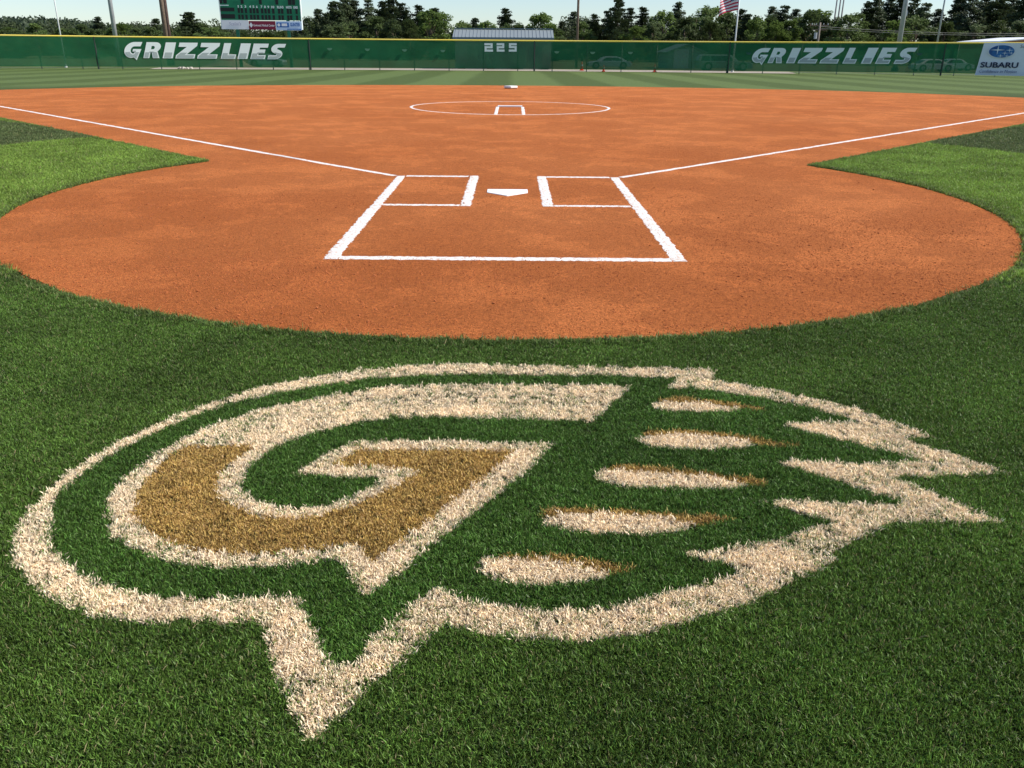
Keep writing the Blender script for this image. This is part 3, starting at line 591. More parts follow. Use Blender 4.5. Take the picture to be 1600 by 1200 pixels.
for body, x0, x1 in [(str(i+1), c-1.3, c+1.3) for i, c in enumerate((376, 381, 387, 394.3, 399.5, 404.8, 412, 417.3, 422.5))]+[('10', 427, 431.7), ('RUNS', 436, 446), ('HITS', 450, 458.5), ('ERR', 461.5, 468.5)]:
    yc = 12.4+tilt(x0)*.6; text(body, (x1-x0)*k_*(.45 if body == '1' else 1), 3.6*k_, (x_of((x0+x1)/2), -.03, z_of(yc)), WP, sb, .03)
for body, xc, wd in (('BALL', 383, 9), ('STRIKE', 410, 13), ('OUT', 436, 8), ('AT BAT', 459, 11)): text(body, wd*k_, 3.2*k_, (x_of(xc), -.03, z_of(-1.6)), WP, sb, .03)
SPW = mat('sponsor_white', (.80, .80, .82), .5); SPM = mat('sponsor_maroon', (.22, .018, .045), .5); SPB = mat('sponsor_pale_blue', (.55, .68, .85), .5); SBL = mat('sponsor_blue', (.03, .14, .42), .5)
s1 = MB().box(x_of(347.5), x_of(389.3), -.06, 0, z_of(46), z_of(32.6)).build('sponsor_panel', SPW, sb)
text('Scalini\'s', 19*k_, 5*k_, (x_of(368.5), -.075, z_of(38)), mat('script_grey', (.42, .42, .55), .5), s1, 0, .3)
s2 = MB().box(x_of(389.9), x_of(431.3), -.06, 0, z_of(46.4), z_of(33.6)).build('sponsor_panel', SPM, sb)
dm = MB(); dm.add([(0, 0, .14*1.6), (.17, 0, 0), (0, 0, -.14*1.6), (-.17, 0, 0)], [(0, 1, 2, 3)]); dm.build('diamond_mark', SPW, s2, loc=(x_of(393.4), -.075, z_of(39.6)))
text('Gwinnett Medical Center', 33*k_, 3.2*k_, (x_of(413.5), -.075, z_of(40)), SPW, s2, .01)
s3 = MB().box(x_of(431.9), x_of(471.5), -.06, 0, z_of(47), z_of(33.6)).build('sponsor_panel', SPB, sb)
MB().box(x_of(433.3), x_of(452.3), -.072, -.06, z_of(42.8), z_of(35.6)).build('blue_mark', SBL, s3); MB().box(x_of(441), x_of(449.5), -.08, -.0725, z_of(41), z_of(37)).build('white_mark', SPW, s3)
ov = MB(); ov.add([(2.2*k_*math.cos(i*math.pi/8), 0, 2.3*k_*math.sin(i*math.pi/8)) for i in range(16)], [tuple(range(16))]); ov.build('round_mark', SPW, s3, loc=(x_of(436.7), -.08, z_of(39.2)))
text('GUNTER', 15.5*k_, 5*k_, (x_of(462), -.075, z_of(38.6)), SBL, s3, .03)
MB().box(x_of(449), x_of(471), -.072, -.06, z_of(46), z_of(44.8)).build('blue_strip', SBL, s3)
for px in (370.5, 450.5): MB().box(x_of(px)-.13, x_of(px)+.13, .05, .24, 0, z_of(32)).build('post', PGRN, sb)

# ------------------------------------------------------------------ poles
def pole(name, px0, y0, px1, y1, depth, r0, r1, m, label, cat, extra=6, zb=None):
    """pole from its foot to past the top of the picture; pixel positions give its foot's direction only"""
    p = at_depth(px0, y0, depth); b = Vector((p.x, depth, gz(depth))); top = at_depth(px1, y1, depth).z+extra
    e = empty(name, b); tag(e, label, cat); MB().tube([(0, 0, 0), (0, 0, (top-b.z)*.5), (0, 0, top-b.z)], [r0, (r0+r1)/2, r1], 14).build('shaft', m, e, smooth=True); return e, top-b.z
GAL = mat('galvanised_pole', (.42, .44, .46), .45, .35, noise=(2, (.35, .37, .40), .4, .65)); WOOD = mat('weathered_wood', (.13, .095, .07), .9, noise=(6, (.19, .145, .11), .35, .65)); WHT = mat('white_paint', (.74, .75, .76), .4)
e, h = pole('light_pole', 183, 75, 174, 0, 75, .20, .17, GAL, 'thick grey steel light pole behind the left end of the fence', 'light pole', 9); MB().box(-.05, .05, -.23, -.17, 1.6, 2.1).build('hand_hole_cover', mat('cover_violet_grey', (.20, .20, .30)), e)
e, h = pole('light_pole', 1402, 85, 1414, 0, 80, .24, .20, GAL, 'thick grey steel light pole behind the right white lettering', 'light pole', 9); MB().box(.10, .30, -.10, .05, 5.0, 5.5).build('junction_box', GAL, e); MB().tube([(0, 0, 0), (0, 0, .35)], .34, 14).build('base', mat('dark_base', (.03, .03, .03)), e)
pole('utility_pole', 263, 85, 256, 0, 80, .22, .19, WOOD, 'brown wooden pole, front one of the pair left of the scoreboard', 'pole', 7)
pole('utility_pole', 268, 85, 260.5, 0, 82, .20, .17, mat('dark_wood', (.085, .055, .05), .9, noise=(5, (.12, .08, .07), .4, .6)), 'darker wooden pole, rear one of the pair left of the scoreboard', 'pole', 7)
pole('utility_pole', 901, 85, 903, 0, 86, .13, .115, WOOD, 'slim brown wooden pole right of the low shed', 'pole', 6)
e, h = pole('slim_pole', 103.5, 106, 88, 0, 70.6, .055, .045, WHT, 'thin white pole at the far left of the fence', 'pole', 5); MB().tube([(0, 0, 0), (0, 0, .2)], .11, 10).build('base', WHT, e)
pole('slim_pole', 1461, 85, 1470, 0, 79, .09, .06, GAL, 'thin grey pole between the right lettering and the banner', 'pole', 6)
e, h = pole('flagpole', 1144, 114, 1155, 0, 70.3, .07, .05, WHT, 'white flagpole behind the fence carrying a striped flag', 'flagpole', 1.6); MB().tube([(0, 0, 0), (0, 0, .25)], .13, 10).build('base', WHT, e)
bm = bmesh.new(); bmesh.ops.create_uvsphere(bm, u_segments=12, v_segments=8, radius=.12); me = bpy.data.meshes.new('ball_top'); bm.to_mesh(me); bm.free(); me.materials.append(mat('brass', (.6, .42, .12), .3, .9)); bt = bpy.data.objects.new('ball_top', me); bt.location = (0, 0, h+.1); link(bt, e)
fl_red, fl_white, fl_blue = mat('flag_red', (.50, .025, .07), .7), mat('flag_white', (.75, .72, .74), .7), mat('flag_blue', (.02, .03, .13), .7)
FHO = 1.75; FLY = 2.0; ftop = at_depth(1151, 16, 70.3).z-e.location.z+FHO
def flagpt(u, v):     # u along the fly, v down the hoist
    return (-.05-FLY*(u*.80), -.12*math.sin(u*7+v*2)*(.3+u), ftop-FHO*v*(1-.12*u)-.42*FLY*u*u*.5-.30*u+.07*math.sin(u*6.5+v*3)*u)
fm = MB(); NU, NV = 20, 26
for i in range(NU):
    for j in range(NV):
        u0, u1, v0, v1 = i/NU, (i+1)/NU, j/NV, (j+1)/NV; stripe = j//2
        mi = 2 if (u0 < .40 and v0 < 7/13) else (0 if stripe % 2 == 0 else 1)
        fm.add([flagpt(u0, v0), flagpt(u1, v0), flagpt(u1, v1), flagpt(u0, v1)], [(0, 1, 2, 3)], mi)
flag = empty('flag', e.location); tag(flag, 'red and white striped flag with blue corner flying from the white flagpole', 'flag')
cloth = fm.build('cloth', [fl_red, fl_white, fl_blue], flag, smooth=True)
stm = None
for r_ in range(9):
    for c_ in range(6 if r_ % 2 == 0 else 5):
        u = (.035+.066*(c_+(0 if r_ % 2 == 0 else .5))); v = (.055+.107*r_*.54)
        if u > .385 or v > .52: continue
        p = flagpt(u, v)
        if stm is None:
            pts = [((.045 if i % 2 == 0 else .018)*math.sin(i*math.pi/5), 0, (.045 if i % 2 == 0 else .018)*math.cos(i*math.pi/5)) for i in range(10)]
            stm = MB().add(pts, [tuple(range(10))]).build('star', fl_white, cloth); o = stm
        else: o = link(stm.copy(), cloth)
        o.location = (p[0], p[1]-.02, p[2])
# utility pole with crossarms, wires, far masts
e, h = pole('utility_pole', 1278, 64, 1279, 40, 118, .16, .13, mat('grey_wood', (.22, .19, .16), .9), 'short utility pole with crossarms before the trees on the right', 'utility pole', .4)
MB().box(-1.2, 1.2, -.06, .06, h-.45, h-.30).build('crossarm', WOOD, e); MB().box(-1.0, 1.0, -.06, .06, h-1.0, h-.86).build('crossarm', WOOD, e)
for x in (-1.1, -.5, .5, 1.1): MB().tube([(x, 0, h-.3), (x, 0, h-.08)], .06, 8).build('insulator', GAL, e)
MB().tube([(-.5, -.2, h-2.1), (-.5, -.2, h-1.3)], .2, 10).build('transformer', GAL, e)
WIRE = mat('wire', (.30, .29, .27), .6)
b0 = e.location+Vector((0, 0, h-.1))
for i, (pa, pb, lab) in enumerate((((1279, 41), (1700, 50), 'upper thin power wire sagging past the right light pole'), ((1279, 44), (1700, 53), 'lower thin power wire sagging past the right light pole'))):
    A = at_depth(*pa, 117.9); B = at_depth(*pb, 112); pts = [A.lerp(B, t)-Vector((0, 0, 1.2*4*t*(1-t)*.4)) for t in [j/20 for j in range(21)]]
    tag(MB().tube(pts, .022, 5).build('power_wire', WIRE), lab, 'wire', 'power wires on the right')
for px0, px1, nm in ((1305, 1303.5, 'leftmost'), (1310.5, 1310, 'middle'), (1315.5, 1316, 'rightmost')):
    p = at_depth(px0, 22, 420); o = MB().tube([(0, 0, 0), (0, 0, at_depth(px1, -6, 420).z+.9)], [.5, .3], 8).build('lattice_mast', mat('mast_grey', (.30, .28, .29), .6), loc=(p.x, 420, -.9)); tag(o, nm+' of three thin masts rising above the trees on the right', 'mast', 'far masts')

# ------------------------------------------------------------------ buildings beyond the fence
def facing(e): return e
RB = mat('roof_blue_grey', (.24, .28, .30), .5, .2); WALL = mat('pale_siding', (.42, .41, .38), .8, noise=(2, (.36, .35, .33), .4, .65)); TRIM = mat('roof_trim', (.10, .15, .18), .5)
D = 75.5; p0, p1 = at_depth(709, 60, D), at_depth(863.5, 62, D); wd = p1.x-p0.x; zr, ze = at_depth(780, 47.2, D+2.2).z, at_depth(780, 59.6, D-.3).z; z0 = gz(D)
sh = empty('equipment_shed', ((p0.x+p1.x)/2, D, z0)); tag(sh, 'low pale shed with blue grey metal roof behind the centre of the fence', 'shed')
H = ze-z0; hw = wd/2
wl = MB(); wl.box(-hw+.1, hw-.1, 0, 4.4, 0, H); wl.build('wall', WALL, sh)
rf = MB(); rr = zr-z0; rf.add([(-hw-.1, -.3, H), (hw+.1, -.3, H), (hw+.1, 2.2, rr), (-hw-.1, 2.2, rr), (hw+.1, 4.7, H), (-hw-.1, 4.7, H), (-hw-.1, -.3, H+.06), (hw+.1, -.3, H+.06), (hw+.1, 2.2, rr+.06), (-hw-.1, 2.2, rr+.06), (hw+.1, 4.7, H+.06), (-hw-.1, 4.7, H+.06)],
    [(0, 3, 2, 1), (3, 5, 4, 2), (6, 7, 8, 9), (9, 8, 10, 11), (0, 1, 7, 6), (4, 5, 11, 10), (0, 6, 9, 3), (3, 9, 11, 5), (1, 2, 8, 7), (2, 4, 10, 8)]); rfo = rf.build('roof', RB, sh)
seam = None
for i in range(27):
    x = -hw+.1+(wd-.2)*i/26
    if seam is None: seam = MB().add([(-.02, -.3, H+.06), (.02, -.3, H+.06), (.02, 2.2, rr+.06), (-.02, 2.2, rr+.06), (-.02, -.3, H+.10), (.02, -.3, H+.10), (.02, 2.2, rr+.10), (-.02, 2.2, rr+.10)], [(4, 5, 6, 7), (0, 1, 5, 4), (1, 2, 6, 5), (3, 0, 4, 7)]).build('roof_rib', RB, rfo); o = seam
    else: o = link(seam.copy(), rfo)
    o.location.x = x
MB().box(-hw-.11, hw+.11, -.36, -.302, H-.10, H+.07).build('gutter', TRIM, sh); MB().box(-hw-.12, hw+.12, 2.1, 2.3, rr+.1, rr+.17).build('ridge_cap', TRIM, sh)
for a, b in ((-.72, -.06), (-.02, .44), (.56, .80)): MB().box(hw*a, hw*b, -.03, 0, .15, 1.95).build('door', mat('shed_door', (.30, .31, .30), .7), sh)
for a in (-.85, -.25, .25, .85): MB().box(hw*a-.35, hw*a+.35, -.25, .3, -.02, .16).build('footing_block', mat('dark_block', (.05, .05, .05), .9), sh)
def gable(name, px0, px1, ytop, yeave, depth, label, wallm, roofm, dp=6, doors=()):
    a, b = at_depth(px0, yeave, depth), at_depth(px1, yeave, depth); zt_, ze_ = at_depth(px0, ytop, depth).z, a.z; g0 = gz(depth); e = empty(name, ((a.x+b.x)/2, depth, g0)); tag(e, label, 'shed'); w2 = (b.x-a.x)/2
    m_ = MB(); m_.add([(-w2, 0, 0), (w2, 0, 0), (w2, 0, ze_-g0), (0, 0, zt_-g0-.05), (-w2, 0, ze_-g0), (-w2, dp, 0), (w2, dp, 0), (w2, dp, ze_-g0), (0, dp, zt_-g0-.05), (-w2, dp, ze_-g0)], [(0, 1, 2, 3, 4), (9, 8, 7, 6, 5), (1, 6, 7, 2), (5, 0, 4, 9)]); m_.build('wall', wallm, e)
    r_ = MB()
    for s_ in (-1, 1): r_.add([(s_*(w2+.25), -.25, ze_-g0-.12), (0, -.25, zt_-g0), (0, dp+.25, zt_-g0), (s_*(w2+.25), dp+.25, ze_-g0-.12), (s_*(w2+.25), -.25, ze_-g0-.02), (0, -.25, zt_-g0+.1), (0, dp+.25, zt_-g0+.1), (s_*(w2+.25), dp+.25, ze_-g0-.02)], [(0, 1, 2, 3), (4, 5, 6, 7), (0, 1, 5, 4), (2, 3, 7, 6), (3, 0, 4, 7)])
    r_.build('roof', roofm, e)
    for x0, x1, zh in doors: MB().box(x0*w2, x1*w2, -.05, 0, .02, zh).build('door', mat('white_door', (.72, .73, .74), .5), e)
    return e
gable('garage', 1044, 1102, 70, 81, 85, 'pale gabled garage with white door seen through the windscreen', mat('garage_wall', (.38, .40, .40), .8), RB, doors=((-.68, .12, 1.9),))
gable('brick_shed', 1562, 1700, 58.5, 64, 92, 'brick shed with white roof above the banner at the right edge', mat('tan_brick', (.42, .22, .12), .9, noise=(8, (.34, .17, .09), .4, .6)), mat('white_roof', (.72, .74, .78), .5), dp=9)

# ------------------------------------------------------------------ parked cars seen through the windscreen
GLASS = mat('car_glass', (.02, .025, .03), .08, spec=.6); TYRE = mat('tyre', (.02, .02, .02), .85); RIM = mat('rim', (.45, .46, .47), .35, .7); LAMP = mat('lamp_clear', (.75, .76, .74), .2); TAIL = mat('lamp_red', (.40, .02, .02), .3)
def car(px0, px1, ybase, depth, paint, label, kind='sedan', flip=False):
    a, b = at_depth(px0, ybase, depth), at_depth(px1, ybase, depth); Lc = b.x-a.x; e = empty('parked_car', ((a.x+b.x)/2, depth, gz(depth))); tag(e, label, 'car', 'cars parked beyond the fence')
    f = -1 if flip else 1; k = Lc
    if kind == 'sedan': low = [(-.5, .20), (-.495, .50), (-.47, .62), (-.30, .72), (.18, .74), (.40, .72), (.485, .66), (.5, .40), (.49, .20)]; cab = [(-.29, .72), (-.16, 1.08), (-.06, 1.16), (.14, 1.16), (.24, 1.08), (.40, .72)]; hh = 1.25
    else: low = [(-.5, .22), (-.495, .60), (-.46, .76), (-.24, .82), (.3, .84), (.49, .80), (.5, .45), (.49, .22)]; cab = [(-.24, .82), (-.14, 1.30), (-.06, 1.40), (.40, 1.40), (.46, 1.30), (.49, .82)]; hh = 1.28
    Wd = .86
    def prism(pr, w0, w1, z0_=None):
        m_ = MB(); n = len(pr); zs = [q[1] for q in pr]; zmin, zmax = min(zs), max(zs); V = []
        for s_ in (-1, 1):
            for x, z in pr: u = (z-zmin)/(zmax-zmin+1e-6); V.append((f*x*k, s_*(w0+(w1-w0)*u), z*hh/1.25))
        return m_.add(V, [tuple(range(n)), tuple(range(2*n-1, n-1, -1))]+[(i, (i+1) % n, n+(i+1) % n, n+i) for i in range(n)])
    prism(low, Wd, Wd*.97).build('body', paint, e, bevel=.05, smooth=False); prism(cab, Wd*.95, Wd*.74).build('cabin', paint, e, bevel=.04)
    sx0, sx1 = cab[0][0], cab[-1][0]; zc0, zc1 = cab[0][1], cab[2][1]
    # side windows as panes a few mm proud of the cabin
    cuts = (.14, .50, .86) if kind == 'sedan' else (.10, .40, .70, .95)
    for c0_, c1_ in zip(cuts[:-1], cuts[1:]):
        def edge(u, v):
            x0b, x1b = sx0, sx1; x0t, x1t = cab[1][0], cab[-2][0]; xb = x0b+(x1b-x0b)*u; xt = x0t+(x1t-x0t)*u; z = zc0+.05+(zc1-zc0-.15)*v; x = xb+(xt-xb)*v; un = (z-zc0)/(zc1-zc0); return (f*x*k, -(Wd*.95+(Wd*.74-Wd*.95)*un)-.012, z*hh/1.25)
        MB().add([edge(c0_+.01, 0), edge(c1_-.01, 0), edge(c1_-.01, 1), edge(c0_+.01, 1)], [(0, 1, 2, 3)]).build('side_window', GLASS, e)
    for (xa, za), (xb, zb_), nm in ((cab[0], cab[1], 'windscreen_glass'), (cab[-1], cab[-2], 'rear_window')):
        da, db = .12, .90; q = []
        for u in (da, db):
            x = xa+(xb-xa)*u; z = za+(zb_-za)*u; un = (z-zc0)/(zc1-zc0); ww = (Wd*.95+(Wd*.74-Wd*.95)*un)*.88; sg = -1 if xa < 0 else 1
            q.append([(f*(x+sg*.004)*k, s_*ww, (z*hh/1.25)+.012) for s_ in (-1, 1)])
        MB().add([q[0][0], q[0][1], q[1][1], q[1][0]], [(0, 1, 2, 3)]).build(nm, GLASS, e)
    r0 = .33 if kind == 'sedan' else .39
    for x in (-.32, .31):
        for s_ in (-1, 1):
            tw = MB().tube([(0, -.11, 0), (0, .11, 0)], r0, 20).build('wheel', TYRE, e, smooth=False, loc=(f*x*k, s_*(Wd-.08), r0)); MB().tube([(0, -.125*1, 0), (0, .125, 0)], r0*.6, 14).build('rim', RIM, tw)
    for s_ in (-1, 1):
        MB().box(-.03, .03, -.17, .17, -.07, .07).build('headlight', LAMP, e, bevel=.02, loc=(f*-.492*k, s_*.58, low[1][1]*hh/1.25+.02)); MB().box(-.03, .03, -.15, .15, -.08, .08).build('tail_light', TAIL, e, bevel=.02, loc=(f*.494*k, s_*.60, low[-3][1]*hh/1.25-.06))
    MB().box(-.04, .04, -.8, .8, -.09, .09).build('bumper', mat('bumper_grey', (.16, .16, .17), .6), e, bevel=.03, loc=(f*-.497*k, 0, .36)); return e
SIL = mat('silver_paint', (.55, .60, .62), .25, .3); DGR = mat('sage_paint', (.30, .36, .33), .3, .2); WCR = mat('white_car_paint', (.72, .74, .74), .25); TEAL = mat('pale_teal_paint', (.40, .52, .50), .3, .2)
car(918, 985, 108, 82.5, SIL, 'silver sedan behind the fence right of the low shed')
car(1087, 1172, 109, 77, DGR, 'large grey green station wagon behind the flagpole', 'suv', True)
car(1424, 1486, 108, 80.5, WCR, 'white sedan behind the fence just left of the banner', flip=True)
car(1462, 1516, 106, 86, SIL, 'silver sedan half hidden behind the white sedan near the banner', flip=True)
car(392, 446, 107, 79, TEAL, 'pale teal car behind the left lettering under the scoreboard', 'sedan', True)
# cones
ORG = mat('cone_orange', (.80, .10, .03), .5)
def cone(px, py, sc, label, off):
    p = on_fence(px, py, -off); e = empty('traffic_cone', (p.x, p.y, gz(p.y)+.02)); tag(e, label, 'cone', 'traffic cones at the foot of the fence')
    MB().box(-.19*sc, .19*sc, -.19*sc, .19*sc, 0, .04*sc).build('base', ORG, e); c = MB().tube([(0, 0, .04*sc), (0, 0, .70*sc)], [.14*sc, .03*sc], 12).build('cone', ORG, e, smooth=True)
    MB().tube([(0, 0, .34*sc), (0, 0, .48*sc)], [.101*sc, .078*sc], 12, cap=False).build('white_band', WHT, c, smooth=True)
cone(943, 110, .75, 'small orange traffic cone below the silver sedan', 1.0); cone(1023, 110, .9, 'orange traffic cone left of the garage door', 1.0)
cone(909, 108, 1.1, 'faded cone by the slim wooden pole, seen through the windscreen', 3.5)
# sand heap and rubble behind the left lettering
SAND = mat('sand', (.42, .36, .24), .95, noise=(3, (.36, .30, .20), .4, .65), bump=.4, bscale=20)
p = at_depth(358, 107, 78); m = MB(); nr, na_ = 7, 24
V = [(0, 0, 1.15)]
for i in range(1, nr+1):
    for j in range(na_):
        a = 2*math.pi*j/na_; r = i/nr; V.append((2.7*r*math.cos(a)*(1+.08*math.sin(3*a)), 1.6*r*math.sin(a), 1.15*(math.cos(r*math.pi)*.5+.5)*(1+.1*math.sin(5*a+i))))
Fs = [(0, 1+j, 1+(j+1) % na_) for j in range(na_)]+[(1+(i-1)*na_+j, 1+i*na_+j, 1+i*na_+(j+1) % na_, 1+(i-1)*na_+(j+1) % na_) for i in range(1, nr) for j in range(na_)]
o = m.add(V, Fs).build('sand_heap', SAND, smooth=True, loc=(p.x, 78, gz(78))); tag(o, 'low heap of tan sand behind the left lettering', 'sand heap')
RUB = mat('rubble', (.58, .55, .52), .95)
rub = empty('rubble_pile', on_fence(289, 106, -1.4)); rub.location.z = gz(rub.location.y); tag(rub, 'small pile of pale broken rubble under the fence\'s left lettering', 'rubble')
for i in range(14):
    bm = bmesh.new(); bmesh.ops.create_icosphere(bm, subdivisions=1, radius=random.uniform(.08, .17)); 
    for v in bm.verts: v.co *= random.uniform(.7, 1.2)
    me = bpy.data.meshes.new('stone'); bm.to_mesh(me); bm.free(); me.materials.append(RUB); o = link(bpy.data.objects.new('stone', me), rub); o.location = (random.uniform(-.6, .6), random.uniform(-.3, .3), random.uniform(.04, .12))

# ------------------------------------------------------------------ trees
def leaf_material(name, c0, c1, tr=.3):
    m = bpy.data.materials.new(name); m.use_nodes = True; t = m.node_tree; N = t.nodes; L = t.links; b = N['Principled BSDF']; out = N['Material Output']
    at = N.new('ShaderNodeAttribute'); at.attribute_name = 'bl'; oi = N.new('ShaderNodeObjectInfo')
    r = N.new('ShaderNodeValToRGB'); r.color_ramp.elements[0].color = (*c0, 1); r.color_ramp.elements[1].color = (*c1, 1); L.new(at.outputs['Fac'], r.inputs[0])
    mr = N.new('ShaderNodeMapRange'); mr.inputs[3].default_value = .75; mr.inputs[4].default_value = 1.3; L.new(oi.outputs['Random'], mr.inputs[0])
    hs = N.new('ShaderNodeHueSaturation'); L.new(mr.outputs[0], hs.inputs['Value']); L.new(r.outputs[0], hs.inputs['Color']); L.new(hs.outputs[0], b.inputs['Base Color']); b.inputs['Roughness'].default_value = .6; b.inputs['Specular IOR Level'].default_value = .2
    tl = N.new('ShaderNodeBsdfTranslucent'); L.new(hs.outputs[0], tl.inputs['Color']); mx = N.new('ShaderNodeMixShader'); mx.inputs[0].default_value = tr; L.new(b.outputs[0], mx.inputs[1]); L.new(tl.outputs[0], mx.inputs[2]); L.new(mx.outputs[0], out.inputs['Surface']); return m
PINE = leaf_material('pine_needles', (.026, .040, .018), (.066, .092, .036), .25); DEC = leaf_material('broad_leaves', (.062, .105, .026), (.145, .21, .055), .45); MIX = leaf_material('oak_leaves', (.044, .068, .024), (.100, .142, .046), .4)
BARK = mat('bark', (.10, .075, .055), .95, noise=(4, (.15, .115, .085), .4, .6))
def leaves(cl, rnd, nl, sz, flat=.6):
    """leaf quads spread through clumps: cl is a list of (centre, radius)"""
    V, Fc, B = [], [], []
    for c, r in cl:
        tone = rnd.random()
        for _ in range(max(3, int(nl*r*r))):
            d = Vector((rnd.gauss(0, 1), rnd.gauss(0, 1), rnd.gauss(0, 1)*flat)).normalized()*r*rnd.random()**.45; p = c+d
            u = Vector((rnd.gauss(0, 1), rnd.gauss(0, 1), rnd.gauss(0, 1))).normalized(); v = u.orthogonal().normalized(); q = sz*rnd.uniform(.6, 1.35); n = len(V)
            V += [p-u*q, p+v*q*.55, p+u*q, p-v*q*.55]; Fc.append((n, n+1, n+2, n+3)); B += [min(1, max(0, tone*.55+rnd.random()*.45))]*4
    me = bpy.data.meshes.new('crown'); me.from_pydata([tuple(v) for v in V], [], Fc); at = me.attributes.new('bl', 'FLOAT', 'POINT'); at.data.foreach_set('value', B); return me
def pine_proto(seed, h=16, base=.30, spread_=2.9, leafm=PINE):
    r = random.Random(seed); e = bpy.data.objects.new('pine_tree', None); tr = MB().tube([(0, 0, 0), (r.uniform(-.1, .1), 0, h*.5), (r.uniform(-.25, .25), 0, h*.97)], [.22, .15, .03], 7); cl = []
    z = h*base
    while z < h*.99:
        u = (z-h*base)/(h*(1-base)); R = spread_*(1-u)**.75*(.55+.45*min(1, u*4+.3))+.25
        for _ in range(r.randint(3, 5)):
            a = r.uniform(0, 6.283); L_ = R*r.uniform(.55, 1.1); tip = Vector((math.cos(a)*L_, math.sin(a)*L_, z+L_*r.uniform(-.05, .3)))
            tr.tube([(0, 0, z-.1), tuple(tip*.5+Vector((0, 0, z*.5))), tuple(tip)], [.05, .035, .012], 4, cap=False)
            for t in (.5, .8, 1): cl.append((Vector((tip.x*t, tip.y*t, z+(tip.z-z)*t)), r.uniform(.5, .95)*(1.15-.5*u)))
        cl.append((Vector((0, 0, z)), .5+.5*R*.5))
        z += r.uniform(.55, 1.0)*h/16
    return e, tr, leaves(cl, r, 85, .20, .6), leafm
def leafy_proto(seed, h=12, w_=3.6, leafm=DEC, base=.22):
    r = random.Random(seed); e = bpy.data.objects.new('broadleaf_tree', None); tr = MB().tube([(0, 0, 0), (.1, 0, h*.35), (.15, .1, h*.85)], [.24, .17, .04], 7); cl = []
    for _ in range(46):
        a = r.uniform(0, 6.283); v = r.uniform(base, 1); rad = w_*math.sin(min(1, (v-base)/(1-base)*.82+.16)*math.pi)**.7*r.uniform(.35, 1); c = Vector((math.cos(a)*rad, math.sin(a)*rad, v*h*.93)); cl.append((c, r.uniform(.6, 1.15)*w_/3.6))
        if r.random() < .4: tr.tube([(0, 0, c.z*.6), tuple(c*.55+Vector((0, 0, c.z*.2))), tuple(c)], [.07, .045, .015], 4, cap=False)
    return e, tr, leaves(cl, r, 120, .23, .8), leafm
PROT = {'p': [pine_proto(i, 16, b, s_) for i, (b, s_) in enumerate(((.26, 3.3), (.36, 3.0), (.18, 3.7), (.45, 3.2)))], 'd': [leafy_proto(20+i, 12, w_) for i, w_ in enumerate((3.4, 4.0, 2.9))], 'm': [leafy_proto(40+i, 13, w_, MIX, .15) for i, w_ in enumerate((3.8, 3.2, 4.2))]}
PM = {}
for kx, lst in PROT.items():
    for i, (e, tr, me, lm) in enumerate(lst):
        me.materials.append(lm); t_ = tr.build('trunk', BARK, smooth=True); COL.objects.unlink(t_); PM[kx, i] = (t_.data, me, e.name.split('.')[0]); bpy.data.objects.remove(t_); bpy.data.objects.remove(e)
PH = {'p': 16, 'd': 12, 'm': 13}
LANDM = [(0, 'above the far left of the fence'), (110, 'right of the thin white pole'), (190, 'right of the left light pole'), (275, 'left of the scoreboard'), (475, 'right of the scoreboard'), (600, 'left of the low shed'), (700, 'behind the low shed'), (868, 'beside the slim wooden pole'), (915, 'above the silver sedan'), (1010, 'above the garage'), (1120, 'behind the striped flag'), (1165, 'left of the crossarm utility pole'), (1290, 'below the three masts'), (1345, 'left of the right light pole'), (1420, 'between the right light pole and thin grey pole'), (1475, 'above the banner')]
KN = {'p': 'dark pine', 'd': 'pale green broadleaf tree', 'm': 'mid green broadleaf tree'}; cnt = {}; TREES = []
def tree(kx, px, ytop, depth, var=None, wide=1.0, ordn=None):
    TREES.append((px, kx, ytop, depth, var, wide))
R_ = random.Random(5)
T = lambda *a, **k: tree(*a, **k)
